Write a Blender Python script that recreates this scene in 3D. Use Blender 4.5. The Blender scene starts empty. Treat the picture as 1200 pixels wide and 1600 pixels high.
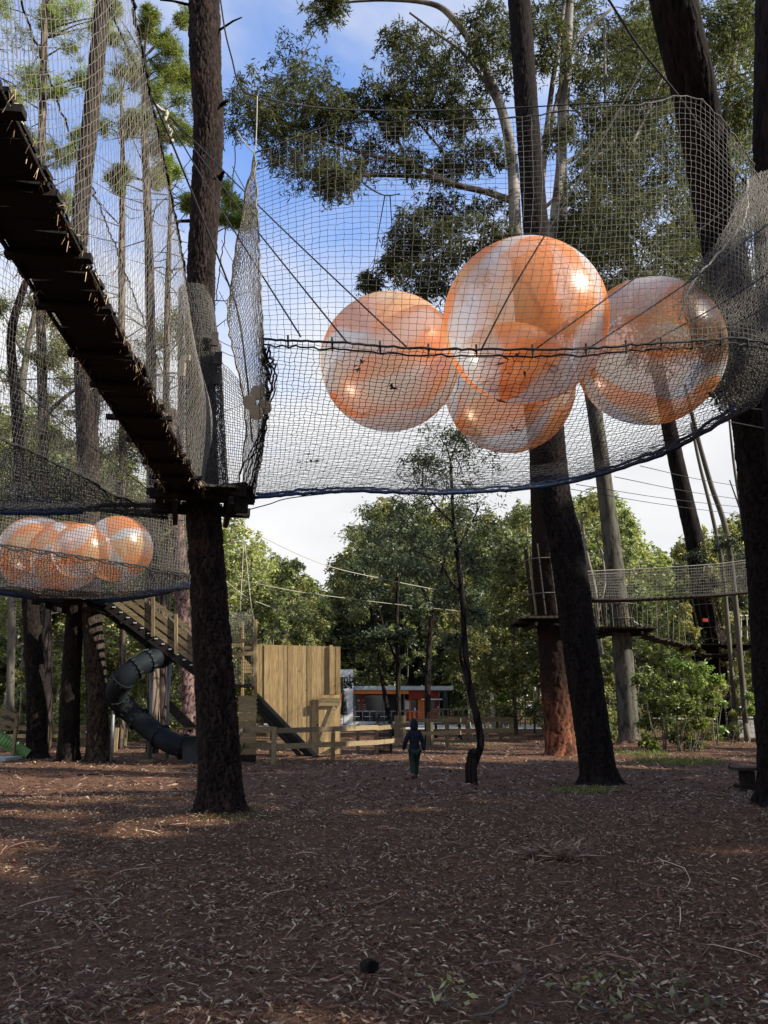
import bpy, math, random
import numpy as np
from mathutils import Vector, Matrix, kdtree
random.seed(7)
RNG = np.random.default_rng(11)
SC = bpy.context.scene
COL = SC.collection
R = math.radians
PI = math.pi

# ------------------------------------------------------------------ camera, world, sun, exposure
PITCH = R(14.2); FPX = 1209.0; CAMZ = 1.5
cd = bpy.data.cameras.new('camera'); cam = bpy.data.objects.new('camera', cd); COL.objects.link(cam)
cd.sensor_fit = 'VERTICAL'; cd.sensor_height = 36.0; cd.lens = 36.0*FPX/1600.0
cd.clip_start = 0.05; cd.clip_end = 2000
cam.location = (0, 0, CAMZ); cam.rotation_euler = (PI/2+PITCH, 0, 0)
SC.camera = cam
SUN_EL, SUN_AZ = 31.0, 107.0            # azimuth clockwise from +Y
SUN = Vector((math.sin(R(SUN_AZ))*math.cos(R(SUN_EL)), math.cos(R(SUN_AZ))*math.cos(R(SUN_EL)), math.sin(R(SUN_EL))))
w = bpy.data.worlds.new('World'); SC.world = w; w.use_nodes = True
nt = w.node_tree; nt.nodes.clear()
sky = nt.nodes.new('ShaderNodeTexSky'); sky.sky_type = 'NISHITA'; sky.sun_disc = False
sky.sun_elevation = R(SUN_EL); sky.sun_rotation = R(SUN_AZ); sky.air_density = 1.0; sky.dust_density = 0.4; sky.ozone_density = 2.0
tc = nt.nodes.new('ShaderNodeTexCoord')
mp = nt.nodes.new('ShaderNodeMapping'); mp.inputs['Scale'].default_value = (1.0, 1.0, 2.2)
nz = nt.nodes.new('ShaderNodeTexNoise'); nz.inputs['Scale'].default_value = 2.6; nz.inputs['Detail'].default_value = 7; nz.inputs['Roughness'].default_value = 0.55
nz.inputs['Distortion'].default_value = 0.4
sx = nt.nodes.new('ShaderNodeSeparateXYZ')
hr = nt.nodes.new('ShaderNodeMapRange'); hr.inputs['From Min'].default_value = 0.62; hr.inputs['From Max'].default_value = 0.16
hr.inputs['To Min'].default_value = 0.17; hr.inputs['To Max'].default_value = 0.72
ad = nt.nodes.new('ShaderNodeMath'); ad.operation = 'ADD'
cr = nt.nodes.new('ShaderNodeMapRange'); cr.inputs['From Min'].default_value = 0.52; cr.inputs['From Max'].default_value = 1.05; cr.interpolation_type = 'SMOOTHSTEP'
mx = nt.nodes.new('ShaderNodeMix'); mx.data_type = 'RGBA'
nz2 = nt.nodes.new('ShaderNodeTexNoise'); nz2.inputs['Scale'].default_value = 6.0; nz2.inputs['Detail'].default_value = 5
cm = nt.nodes.new('ShaderNodeMix'); cm.data_type = 'RGBA'
cm.inputs['A'].default_value = (3.0, 3.1, 3.3, 1); cm.inputs['B'].default_value = (4.9, 4.85, 4.8, 1)
bg = nt.nodes.new('ShaderNodeBackground'); bg.inputs['Strength'].default_value = 0.13
gm = nt.nodes.new('ShaderNodeMix'); gm.data_type = 'RGBA'; gm.blend_type = 'MULTIPLY'; gm.inputs['Factor'].default_value = 1.0
gm.inputs['B'].default_value = (1.25, 1.35, 1.6, 1)
ow = nt.nodes.new('ShaderNodeOutputWorld'); L = nt.links.new
L(tc.outputs['Generated'], mp.inputs['Vector']); L(mp.outputs['Vector'], nz.inputs['Vector']); L(mp.outputs['Vector'], nz2.inputs['Vector'])
L(tc.outputs['Generated'], sx.inputs[0]); L(sx.outputs['Z'], hr.inputs['Value'])
L(nz.outputs['Fac'], ad.inputs[0]); L(hr.outputs[0], ad.inputs[1]); L(ad.outputs[0], cr.inputs['Value'])
L(nz2.outputs['Fac'], cm.inputs['Factor']); L(sky.outputs[0], gm.inputs['A']); L(gm.outputs['Result'], mx.inputs['A']); L(cm.outputs['Result'], mx.inputs['B'])
L(cr.outputs[0], mx.inputs['Factor']); L(mx.outputs['Result'], bg.inputs['Color']); L(bg.outputs[0], ow.inputs['Surface'])
sd = bpy.data.lights.new('sun', 'SUN'); sun = bpy.data.objects.new('sun', sd); COL.objects.link(sun)
sd.energy = 5.0; sd.angle = R(0.53); sd.color = (1.0, 0.93, 0.82)
sun.rotation_euler = (-SUN).to_track_quat('-Z', 'Y').to_euler()
SC.view_settings.view_transform = 'Standard'; SC.view_settings.look = 'None'
SC.view_settings.gamma = 1.0; SC.view_settings.exposure = 0.86; SC.view_settings.use_curve_mapping = False
SC.render.engine = 'CYCLES'
cy = SC.cycles
cy.max_bounces = 6; cy.diffuse_bounces = 3; cy.glossy_bounces = 2; cy.transmission_bounces = 4; cy.transparent_max_bounces = 16
cy.use_denoising = True; cy.caustics_reflective = False; cy.caustics_refractive = False
cy.sample_clamp_indirect = 6.0

# ------------------------------------------------------------------ picture measurements -> places in the world
CP, SP = math.cos(PITCH), math.sin(PITCH)
def ray(px, py):
    a = (px-600)/FPX; b = (800-py)/FPX
    return Vector((a, CP-b*SP, SP+b*CP))
def P(px, py, Y):
    d = ray(px, py); return Vector((0, 0, CAMZ))+d*(Y/d.y)
def PZ(px, py, z):
    d = ray(px, py); return Vector((0, 0, CAMZ))+d*((z-CAMZ)/d.z)
def G(px, py): return PZ(px, py, 0.0)
def depth(v): return v.y*CP+(v.z-CAMZ)*SP
def mpp(v): return depth(v)/FPX         # metres per pixel of the measurement at that place

# ------------------------------------------------------------------ object helpers
def tag(o, label=None, cat=None, group=None, kind=None):
    if label: o['label'] = label
    if cat: o['category'] = cat
    if group: o['group'] = group
    if kind: o['kind'] = kind
    return o
def thing(name, label, cat, loc=(0, 0, 0), group=None):
    o = bpy.data.objects.new(name, None); COL.objects.link(o); o.location = loc; o.empty_display_size = .2
    return tag(o, label, cat, group)
def wloc(o):
    v = Vector(o.location)
    while o.parent: o = o.parent; v = v+Vector(o.location)
    return v
def link(name, me, mat, parent=None, smooth=False):
    if mat is not None and not me.materials: me.materials.append(mat)
    if smooth: me.polygons.foreach_set('use_smooth', [True]*len(me.polygons))
    o = bpy.data.objects.new(name, me); COL.objects.link(o)
    if parent is not None: o.parent = parent
    return o
def mesh_np(name, V, F, mat, parent=None, smooth=False):
    """V (n,3), F (m,k) arrays; world coordinates"""
    V = np.asarray(V, dtype=np.float64); F = np.asarray(F, dtype=np.int32)
    if parent is not None: V = V-np.array(wloc(parent))
    me = bpy.data.meshes.new(name); k = F.shape[1]
    me.vertices.add(len(V)); me.vertices.foreach_set('co', V.astype(np.float32).ravel())
    me.loops.add(F.size); me.loops.foreach_set('vertex_index', F.ravel())
    me.polygons.add(len(F)); me.polygons.foreach_set('loop_start', np.arange(0, F.size, k, dtype=np.int32))
    me.update(calc_edges=True)
    return link(name, me, mat, parent, smooth)
class MB:
    def __init__(s): s.v = []; s.f = []
    def add(s, vs, fs):
        o = len(s.v); s.v += [tuple(v) for v in vs]; s.f += [tuple(i+o for i in f) for f in fs]; return s
    def box(s, c, size, rz=0.0, M=None):
        sx_, sy_, sz_ = [q/2 for q in size]
        m = M if M is not None else Matrix.Rotation(rz, 3, 'Z')
        vs = [Vector(c)+m@Vector((x*sx_, y*sy_, z*sz_)) for x in (-1, 1) for y in (-1, 1) for z in (-1, 1)]
        return s.add(vs, [(0, 1, 3, 2), (4, 6, 7, 5), (0, 4, 5, 1), (2, 3, 7, 6), (0, 2, 6, 4), (1, 5, 7, 3)])
    def bar(s, a, b, wd, ht, up=(0, 0, 1)):
        """a bar from a to b, ht measured along up, wd across"""
        a = Vector(a); b = Vector(b); t = (b-a); Ln = t.length; t.normalize(); up = Vector(up)
        sd_ = t.cross(up)
        if sd_.length < 1e-4: sd_ = t.cross(Vector((1, 0, 0)))
        sd_.normalize(); u = sd_.cross(t).normalized()
        M = Matrix((t, sd_, u)).transposed()
        return s.box((a+b)/2, (Ln, wd, ht), M=M)
    def tube(s, pts, rad, n=6, caps=True):
        pts = [Vector(p) for p in pts]; m = len(pts)
        rad = [rad]*m if not hasattr(rad, '__len__') else rad
        o = len(s.v); prev = None
        for i, p in enumerate(pts):
            t = (pts[min(i+1, m-1)]-pts[max(i-1, 0)]).normalized()
            if prev is None:
                a = t.cross(Vector((0.13, 0.21, 1))); 
                if a.length < 1e-3: a = t.cross(Vector((1, 0, 0)))
            else: a = prev-t*prev.dot(t)
            a.normalize(); prev = a; b = t.cross(a)
            for k in range(n):
                an = 2*PI*k/n; s.v.append(tuple(p+(a*math.cos(an)+b*math.sin(an))*rad[i]))
        for i in range(m-1):
            for k in range(n):
                k2 = (k+1) % n; s.f.append((o+i*n+k, o+i*n+k2, o+(i+1)*n+k2, o+(i+1)*n+k))
        if caps:
            s.f.append(tuple(o+k for k in range(n))[::-1]); s.f.append(tuple(o+(m-1)*n+k for k in range(n)))
        return s
    def prism(s, poly, d):
        """polygon (list of 3D points) extruded by vector d"""
        n = len(poly); d = Vector(d)
        return s.add([Vector(p) for p in poly]+[Vector(p)+d for p in poly],
                     [tuple(range(n))[::-1], tuple(range(n, 2*n))]+[(i, (i+1) % n, n+(i+1) % n, n+i) for i in range(n)])
    def build(s, name, mat, parent=None, smooth=False):
        off = wloc(parent) if parent is not None else Vector((0, 0, 0))
        me = bpy.data.meshes.new(name)
        me.from_pydata([tuple(Vector(v)-off) for v in s.v], [], s.f); me.update()
        return link(name, me, mat, parent, smooth)
def catmull(pts, n):
    """n samples along a Catmull-Rom spline through pts (k,d)"""
    Pn = np.asarray(pts, dtype=float); k = len(Pn)
    if k == 2: return Pn[0]+(Pn[1]-Pn[0])*np.linspace(0, 1, n)[:, None]
    E = np.vstack([2*Pn[0]-Pn[1], Pn, 2*Pn[-1]-Pn[-2]])
    u = np.linspace(0, k-1, n); i = np.minimum(u.astype(int), k-2); t = (u-i)[:, None]
    p0, p1, p2, p3 = E[i], E[i+1], E[i+2], E[i+3]
    return .5*((2*p1)+(-p0+p2)*t+(2*p0-5*p1+4*p2-p3)*t**2+(-p0+3*p1-3*p2+p3)*t**3)

# ------------------------------------------------------------------ materials
def new_mat(name):
    m = bpy.data.materials.new(name); m.use_nodes = True
    b = m.node_tree.nodes['Principled BSDF']; return m, m.node_tree, b
def noise_mat(name, c1, c2, scale=6.0, rough=0.85, stretch=(1, 1, 1), bump=0.3, bscale=None, detail=6, lo=.3, hi=.7, spec=.3, bdist=.01, coords='Object', extra=None, metallic=0.0):
    m, t, b = new_mat(name); n, l = t.nodes, t.links.new
    tc = n.new('ShaderNodeTexCoord'); mp = n.new('ShaderNodeMapping'); mp.inputs['Scale'].default_value = stretch
    l(tc.outputs[coords], mp.inputs['Vector'])
    nz = n.new('ShaderNodeTexNoise'); nz.inputs['Scale'].default_value = scale; nz.inputs['Detail'].default_value = detail
    l(mp.outputs[0], nz.inputs['Vector'])
    r = n.new('ShaderNodeValToRGB'); r.color_ramp.elements[0].position = lo; r.color_ramp.elements[1].position = hi
    r.color_ramp.elements[0].color = (*c1, 1); r.color_ramp.elements[1].color = (*c2, 1)
    l(nz.outputs['Fac'], r.inputs[0]); col = r.outputs[0]
    if extra:
        # broad blotches of a third colour
        nb = n.new('ShaderNodeTexNoise'); nb.inputs['Scale'].default_value = extra[1]; nb.inputs['Detail'].default_value = 3
        l(tc.outputs[coords], nb.inputs['Vector'])
        mr = n.new('ShaderNodeMapRange'); mr.inputs['From Min'].default_value = .48; mr.inputs['From Max'].default_value = .62
        l(nb.outputs['Fac'], mr.inputs[0]); mxx = n.new('ShaderNodeMix'); mxx.data_type = 'RGBA'
        l(mr.outputs[0], mxx.inputs['Factor']); l(col, mxx.inputs['A']); mxx.inputs['B'].default_value = (*extra[0], 1); col = mxx.outputs['Result']
    l(col, b.inputs['Base Color'])
    b.inputs['Roughness'].default_value = rough; b.inputs['Specular IOR Level'].default_value = spec; b.inputs['Metallic'].default_value = metallic
    if bump:
        nb2 = n.new('ShaderNodeTexNoise'); nb2.inputs['Scale'].default_value = bscale or scale*2; nb2.inputs['Detail'].default_value = 8
        l(mp.outputs[0], nb2.inputs['Vector'])
        bp = n.new('ShaderNodeBump'); bp.inputs['Strength'].default_value = bump; bp.inputs['Distance'].default_value = bdist
        l(nb2.outputs['Fac'], bp.inputs['Height']); l(bp.outputs[0], b.inputs['Normal'])
    return m
def bark_mat(name, crack, c1, c2, scale=7.0, zs=.28, patch=None, bump=1.0, dist=.03):
    m, t, b = new_mat(name); n, l = t.nodes, t.links.new
    tc = n.new('ShaderNodeTexCoord'); mp = n.new('ShaderNodeMapping'); mp.inputs['Scale'].default_value = (1, 1, zs)
    l(tc.outputs['Object'], mp.inputs['Vector'])
    wn = n.new('ShaderNodeTexNoise'); wn.inputs['Scale'].default_value = 5; wn.inputs['Detail'].default_value = 3
    l(mp.outputs[0], wn.inputs['Vector'])
    wm = n.new('ShaderNodeMix'); wm.data_type = 'RGBA'; wm.blend_type = 'LINEAR_LIGHT'; wm.inputs['Factor'].default_value = .10
    l(mp.outputs[0], wm.inputs['A']); l(wn.outputs['Color'], wm.inputs['B'])
    v = n.new('ShaderNodeTexVoronoi'); v.feature = 'DISTANCE_TO_EDGE'; v.inputs['Scale'].default_value = scale
    l(wm.outputs['Result'], v.inputs['Vector'])
    nz = n.new('ShaderNodeTexNoise'); nz.inputs['Scale'].default_value = scale*4; nz.inputs['Detail'].default_value = 8
    l(mp.outputs[0], nz.inputs['Vector'])
    vc = n.new('ShaderNodeTexVoronoi'); vc.inputs['Scale'].default_value = scale; l(wm.outputs['Result'], vc.inputs['Vector'])
    sepc = n.new('ShaderNodeSeparateColor'); l(vc.outputs['Color'], sepc.inputs[0])
    av = n.new('ShaderNodeMath'); av.operation = 'MULTIPLY_ADD'; av.inputs[1].default_value = .5
    l(sepc.outputs[0], av.inputs[0])
    hf = n.new('ShaderNodeMath'); hf.operation = 'MULTIPLY'; hf.inputs[1].default_value = .5; l(nz.outputs['Fac'], hf.inputs[0]); l(hf.outputs[0], av.inputs[2])
    pl = n.new('ShaderNodeValToRGB'); pl.color_ramp.elements[0].position = .2; pl.color_ramp.elements[1].position = .75
    pl.color_ramp.elements[0].color = (*c1, 1); pl.color_ramp.elements[1].color = (*c2, 1); l(av.outputs[0], pl.inputs[0])
    mr = n.new('ShaderNodeMapRange'); mr.inputs['From Min'].default_value = 0.02; mr.inputs['From Max'].default_value = .16
    l(v.outputs['Distance'], mr.inputs[0])
    mxx = n.new('ShaderNodeMix'); mxx.data_type = 'RGBA'; l(mr.outputs[0], mxx.inputs['Factor']); mxx.inputs['A'].default_value = (*crack, 1)
    l(pl.outputs[0], mxx.inputs['B']); col = mxx.outputs['Result']
    if patch:
        nb = n.new('ShaderNodeTexNoise'); nb.inputs['Scale'].default_value = patch[1]; l(mp.outputs[0], nb.inputs['Vector'])
        m2 = n.new('ShaderNodeMapRange'); m2.inputs['From Min'].default_value = patch[2]; m2.inputs['From Max'].default_value = patch[2]+.08; l(nb.outputs['Fac'], m2.inputs[0])
        m3 = n.new('ShaderNodeMix'); m3.data_type = 'RGBA'; l(m2.outputs[0], m3.inputs['Factor']); l(col, m3.inputs['A']); m3.inputs['B'].default_value = (*patch[0], 1); col = m3.outputs['Result']
    l(col, b.inputs['Base Color']); b.inputs['Roughness'].default_value = .95; b.inputs['Specular IOR Level'].default_value = .15
    hh = n.new('ShaderNodeMath'); hh.operation = 'MULTIPLY_ADD'; l(nz.outputs['Fac'], hh.inputs[0]); hh.inputs[1].default_value = .3; l(mr.outputs[0], hh.inputs[2])
    bp = n.new('ShaderNodeBump'); bp.inputs['Strength'].default_value = bump; bp.inputs['Distance'].default_value = dist
    l(hh.outputs[0], bp.inputs['Height']); l(bp.outputs[0], b.inputs['Normal'])
    return m
def plate_mat(name, crack, c1, c2, patch=None, zred=None, zcol=(.014, .010, .008)):
    m, t, b = new_mat(name); n, l = t.nodes, t.links.new
    tc = n.new('ShaderNodeTexCoord'); mp = n.new('ShaderNodeMapping'); mp.inputs['Scale'].default_value = (1, 1, .35); l(tc.outputs['Object'], mp.inputs['Vector'])
    a1 = n.new('ShaderNodeAttribute'); a1.attribute_name = 'plate'; a2 = n.new('ShaderNodeAttribute'); a2.attribute_name = 'cell'
    nz = n.new('ShaderNodeTexNoise'); nz.inputs['Scale'].default_value = 22; nz.inputs['Detail'].default_value = 9; nz.inputs['Roughness'].default_value = .65; l(mp.outputs[0], nz.inputs['Vector'])
    nb = n.new('ShaderNodeTexNoise'); nb.inputs['Scale'].default_value = 1.5; nb.inputs['Detail'].default_value = 4; l(tc.outputs['Object'], nb.inputs['Vector'])
    s1 = n.new('ShaderNodeMath'); s1.operation = 'MULTIPLY_ADD'; l(a2.outputs['Fac'], s1.inputs[0]); s1.inputs[1].default_value = .30; l(nz.outputs['Fac'], s1.inputs[2])
    s2 = n.new('ShaderNodeMath'); s2.operation = 'MULTIPLY_ADD'; l(nb.outputs['Fac'], s2.inputs[0]); s2.inputs[1].default_value = .5; l(s1.outputs[0], s2.inputs[2])
    r = n.new('ShaderNodeValToRGB'); r.color_ramp.elements[0].position = .62; r.color_ramp.elements[1].position = 1.0; r.color_ramp.elements[0].color = (*c1, 1); r.color_ramp.elements[1].color = (*c2, 1); l(s2.outputs[0], r.inputs[0])
    col = r.outputs[0]
    if patch:
        m2 = n.new('ShaderNodeMapRange'); m2.inputs['From Min'].default_value = patch[1]; m2.inputs['From Max'].default_value = patch[1]+.15; l(nb.outputs['Fac'], m2.inputs[0])
        m3 = n.new('ShaderNodeMix'); m3.data_type = 'RGBA'; l(m2.outputs[0], m3.inputs['Factor']); l(col, m3.inputs['A']); m3.inputs['B'].default_value = (*patch[0], 1); col = m3.outputs['Result']
    if zred:                                                 # torn bark near the foot only, dark bark above a ragged line
        sp = n.new('ShaderNodeSeparateXYZ'); l(tc.outputs['Object'], sp.inputs[0])
        za = n.new('ShaderNodeMath'); za.operation = 'MULTIPLY_ADD'; l(nz.outputs['Fac'], za.inputs[0]); za.inputs[1].default_value = 4.5; l(sp.outputs['Z'], za.inputs[2])
        zm = n.new('ShaderNodeMapRange'); zm.inputs['From Min'].default_value = zred[0]+2.2; zm.inputs['From Max'].default_value = zred[1]+2.2; l(za.outputs[0], zm.inputs[0])
        zc = n.new('ShaderNodeMix'); zc.data_type = 'RGBA'; l(zm.outputs[0], zc.inputs['Factor']); l(col, zc.inputs['A']); zc.inputs['B'].default_value = (*zcol, 1); col = zc.outputs['Result']
    mr = n.new('ShaderNodeMapRange'); mr.inputs['From Min'].default_value = .15; mr.inputs['From Max'].default_value = .8; l(a1.outputs['Fac'], mr.inputs[0])
    mx_ = n.new('ShaderNodeMix'); mx_.data_type = 'RGBA'; l(mr.outputs[0], mx_.inputs['Factor']); mx_.inputs['A'].default_value = (*crack, 1); l(col, mx_.inputs['B'])
    l(mx_.outputs['Result'], b.inputs['Base Color']); b.inputs['Roughness'].default_value = .95; b.inputs['Specular IOR Level'].default_value = .12
    bp = n.new('ShaderNodeBump'); bp.inputs['Strength'].default_value = .9; bp.inputs['Distance'].default_value = .015; l(nz.outputs['Fac'], bp.inputs['Height']); l(bp.outputs[0], b.inputs['Normal'])
    return m
def leaf_mat(name, cols, rough=.5, trans=.35, spec=.35):
    m = bpy.data.materials.new(name); m.use_nodes = True; t = m.node_tree; n, l = t.nodes, t.links.new; n.clear()
    o = n.new('ShaderNodeOutputMaterial'); g = n.new('ShaderNodeNewGeometry'); oi = n.new('ShaderNodeObjectInfo')
    r = n.new('ShaderNodeValToRGB'); r.color_ramp.interpolation = 'LINEAR'
    el = r.color_ramp.elements
    while len(el) < len(cols): el.new(.5)
    for i, c in enumerate(cols): el[i].position = i/(len(cols)-1); el[i].color = (*c, 1)
    l(g.outputs['Random Per Island'], r.inputs[0])
    hs = n.new('ShaderNodeHueSaturation')
    mr = n.new('ShaderNodeMapRange'); mr.inputs['To Min'].default_value = .6; mr.inputs['To Max'].default_value = 1.5; l(oi.outputs['Random'], mr.inputs[0])
    l(mr.outputs[0], hs.inputs['Value'])
    mh = n.new('ShaderNodeMapRange'); mh.inputs['To Min'].default_value = .475; mh.inputs['To Max'].default_value = .515
    ml = n.new('ShaderNodeMath'); ml.operation = 'FRACT'; m7 = n.new('ShaderNodeMath'); m7.operation = 'MULTIPLY'; m7.inputs[1].default_value = 7.3
    l(oi.outputs['Random'], m7.inputs[0]); l(m7.outputs[0], ml.inputs[0]); l(ml.outputs[0], mh.inputs[0]); l(mh.outputs[0], hs.inputs['Hue'])
    l(r.outputs[0], hs.inputs['Color'])
    b = n.new('ShaderNodeBsdfPrincipled'); b.inputs['Roughness'].default_value = rough; b.inputs['Specular IOR Level'].default_value = spec
    tr = n.new('ShaderNodeBsdfTranslucent'); ms = n.new('ShaderNodeMixShader'); ms.inputs[0].default_value = trans
    l(hs.outputs[0], b.inputs['Base Color']); 
    tg = n.new('ShaderNodeMix'); tg.data_type = 'RGBA'; tg.blend_type = 'MULTIPLY'; tg.inputs['Factor'].default_value = 1; tg.inputs['B'].default_value = (1.5, 1.5, .7, 1)
    l(hs.outputs[0], tg.inputs['A']); l(tg.outputs['Result'], tr.inputs['Color'])
    l(b.outputs[0], ms.inputs[1]); l(tr.outputs[0], ms.inputs[2]); l(ms.outputs[0], o.inputs[0])
    return m
def flat(name, c, rough=.7, metallic=0, spec=.4): return noise_mat(name, tuple(q*.8 for q in c), c, 9, rough, bump=.1, spec=spec, metallic=metallic)
M = {}
M['pine_bark'] = bark_mat('pine_bark', (.012, .010, .010), (.055, .040, .036), (.16, .095, .075), 8.0, .30, patch=((.19, .085, .05), 2.2, .60))
M['dark_bark'] = bark_mat('dark_bark', (.004, .0035, .0035), (.012, .009, .008), (.040, .028, .022), 6.5, .22)
M['red_bark'] = bark_mat('red_bark', (.05, .02, .012), (.16, .065, .035), (.36, .15, .075), 7, .18)
M['pale_bark'] = noise_mat('pale_bark', (.10, .09, .07), (.30, .27, .22), 3, .8, (1, 1, .15), .4, extra=((.06, .045, .035), 1.4))
M['grey_bark'] = noise_mat('grey_bark', (.05, .048, .040), (.14, .13, .105), 5, .85, (1, 1, .12), .5, extra=((.035, .028, .02), 1.1))
M['thin_bark'] = noise_mat('thin_bark', (.05, .045, .035), (.16, .14, .11), 8, .9, (1, 1, .2), .5)
M['stem_bark'] = noise_mat('stem_bark', (.20, .18, .14), (.46, .42, .34), 3, .85, (1, 1, .12), .3, extra=((.10, .08, .06), 1.2))
M['brown_bark'] = bark_mat('brown_bark', (.02, .015, .012), (.09, .07, .05), (.20, .15, .11), 5, .15)
M['mid_bark'] = noise_mat('mid_bark', (.05, .04, .03), (.16, .14, .105), 4, .9, (1, 1, .12), .5)
M['pine_plates'] = plate_mat('pine_plates', (.003, .0025, .0025), (.006, .005, .0045), (.036, .024, .020), ((.070, .032, .021), .62))
M['dark_plates'] = plate_mat('dark_plates', (.002, .0018, .0016), (.005, .004, .0035), (.020, .014, .012))
M['red_plates'] = plate_mat('red_plates', (.022, .009, .006), (.05, .02, .013), (.30, .115, .06), ((.012, .009, .008), .53), zred=(.1, 2.6))
M['torn_plates'] = plate_mat('torn_plates', (.035, .03, .022), (.07, .04, .028), (.36, .21, .12), zred=(-.6, .5), zcol=(.105, .10, .08))
M['brown_plates'] = plate_mat('brown_plates', (.006, .0045, .0035), (.016, .012, .009), (.060, .045, .034))
M['scaly_plates'] = plate_mat('scaly_plates', (.012, .008, .007), (.06, .038, .032), (.26, .165, .145))
M['gum_leaf'] = leaf_mat('gum_leaf', [(.035, .048, .02), (.065, .08, .033), (.11, .13, .06), (.19, .20, .11)], .62, .38, .22)
M['olive_leaf'] = leaf_mat('olive_leaf', [(.09, .11, .035), (.17, .19, .06), (.27, .28, .11), (.40, .38, .18)], .5, .35)
M['forest_leaf'] = leaf_mat('forest_leaf', [(.055, .075, .03), (.13, .155, .06), (.23, .26, .11), (.40, .41, .23)], .5, .38)
M['dark_leaf'] = leaf_mat('dark_leaf', [(.020, .032, .016), (.04, .055, .025), (.07, .09, .045), (.15, .17, .10)], .45, .22)
M['pine_leaf'] = leaf_mat('pine_leaf', [(.06, .10, .02), (.11, .17, .035), (.18, .25, .05), (.26, .31, .08)], .5, .3)
M['bush_leaf'] = leaf_mat('bush_leaf', [(.05, .08, .022), (.11, .16, .04), (.20, .27, .07), (.34, .40, .14)], .4, .40)
M['grass'] = leaf_mat('grass', [(.05, .07, .02), (.11, .13, .04), (.20, .19, .08)], .6, .4)
M['litter'] = leaf_mat('litter', [(.045, .022, .012), (.105, .054, .030), (.19, .11, .066), (.31, .205, .125), (.60, .46, .31)], .6, .05, .35)
M['needle'] = leaf_mat('needle', [(.04, .016, .008), (.105, .045, .021), (.20, .095, .043), (.36, .20, .095)], .7, .05)
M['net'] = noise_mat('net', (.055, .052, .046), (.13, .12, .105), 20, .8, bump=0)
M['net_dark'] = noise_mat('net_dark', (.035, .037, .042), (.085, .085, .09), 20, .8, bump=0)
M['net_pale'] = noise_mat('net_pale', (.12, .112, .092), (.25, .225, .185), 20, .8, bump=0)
M['rope_dark'] = noise_mat('rope_dark', (.012, .012, .012), (.035, .033, .03), 30, .9, bump=0)
M['rope_pale'] = noise_mat('rope_pale', (.30, .28, .22), (.50, .46, .36), 30, .9, bump=0)
M['blue_hem'] = noise_mat('blue_hem', (.008, .035, .10), (.015, .07, .18), 12, .7, bump=0)
M['old_wood'] = noise_mat('old_wood', (.006, .005, .004), (.020, .015, .012), 7, .9, (1, 1, 1), .5)
M['deck_wood'] = noise_mat('deck_wood', (.018, .014, .011), (.055, .043, .034), 7, .9, (1, 1, 1), .5)
def wood(name, c1, c2, stretch, knot=(.16, .075, .03)):
    m, t, b = new_mat(name); n, l = t.nodes, t.links.new
    tc = n.new('ShaderNodeTexCoord'); mp = n.new('ShaderNodeMapping'); mp.inputs['Scale'].default_value = stretch
    l(tc.outputs['Object'], mp.inputs['Vector']); oi = n.new('ShaderNodeObjectInfo')
    cmb = n.new('ShaderNodeCombineXYZ'); mm = n.new('ShaderNodeMath'); mm.operation = 'MULTIPLY'; mm.inputs[1].default_value = 37.0
    l(oi.outputs['Random'], mm.inputs[0]); l(mm.outputs[0], cmb.inputs[0]); l(mm.outputs[0], cmb.inputs[2]); l(cmb.outputs[0], mp.inputs['Location'])
    nz = n.new('ShaderNodeTexNoise'); nz.inputs['Scale'].default_value = 5; nz.inputs['Detail'].default_value = 8; nz.inputs['Distortion'].default_value = .8
    l(mp.outputs[0], nz.inputs['Vector'])
    r = n.new('ShaderNodeValToRGB'); r.color_ramp.elements[0].position = .3; r.color_ramp.elements[1].position = .7
    r.color_ramp.elements[0].color = (*c1, 1); r.color_ramp.elements[1].color = (*c2, 1); l(nz.outputs['Fac'], r.inputs[0])
    hs = n.new('ShaderNodeHueSaturation'); mr = n.new('ShaderNodeMapRange'); mr.inputs['To Min'].default_value = .72; mr.inputs['To Max'].default_value = 1.18
    l(oi.outputs['Random'], mr.inputs[0]); l(mr.outputs[0], hs.inputs['Value']); l(r.outputs[0], hs.inputs['Color'])
    vo = n.new('ShaderNodeTexVoronoi'); vo.inputs['Scale'].default_value = 2.4
    mp2 = n.new('ShaderNodeMapping'); l(tc.outputs['Object'], mp2.inputs['Vector']); l(cmb.outputs[0], mp2.inputs['Location']); l(mp2.outputs[0], vo.inputs['Vector'])
    kr = n.new('ShaderNodeMapRange'); kr.inputs['From Min'].default_value = .05; kr.inputs['From Max'].default_value = .13; l(vo.outputs['Distance'], kr.inputs[0])
    mxx = n.new('ShaderNodeMix'); mxx.data_type = 'RGBA'; l(kr.outputs[0], mxx.inputs['Factor']); mxx.inputs['A'].default_value = (*knot, 1); l(hs.outputs[0], mxx.inputs['B'])
    l(mxx.outputs['Result'], b.inputs['Base Color']); b.inputs['Roughness'].default_value = .8; b.inputs['Specular IOR Level'].default_value = .2
    bp = n.new('ShaderNodeBump'); bp.inputs['Strength'].default_value = .3; bp.inputs['Distance'].default_value = .01; l(nz.outputs['Fac'], bp.inputs['Height']); l(bp.outputs[0], b.inputs['Normal'])
    return m
M['board_v'] = wood('board_v', (.27, .175, .075), (.52, .37, .175), (6, 6, .5))
M['board_h'] = wood('board_h', (.19, .135, .065), (.35, .26, .14), (.6, 6, 6))
M['rail_h'] = wood('rail_h', (.12, .09, .048), (.27, .205, .115), (.6, 6, 6))
M['post'] = wood('post', (.13, .10, .055), (.28, .22, .12), (6, 6, .5))
M['slide_blue'] = noise_mat('slide_blue', (.006, .009, .012), (.015, .019, .022), 2.2, .65, bump=.1, spec=.12)
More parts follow.
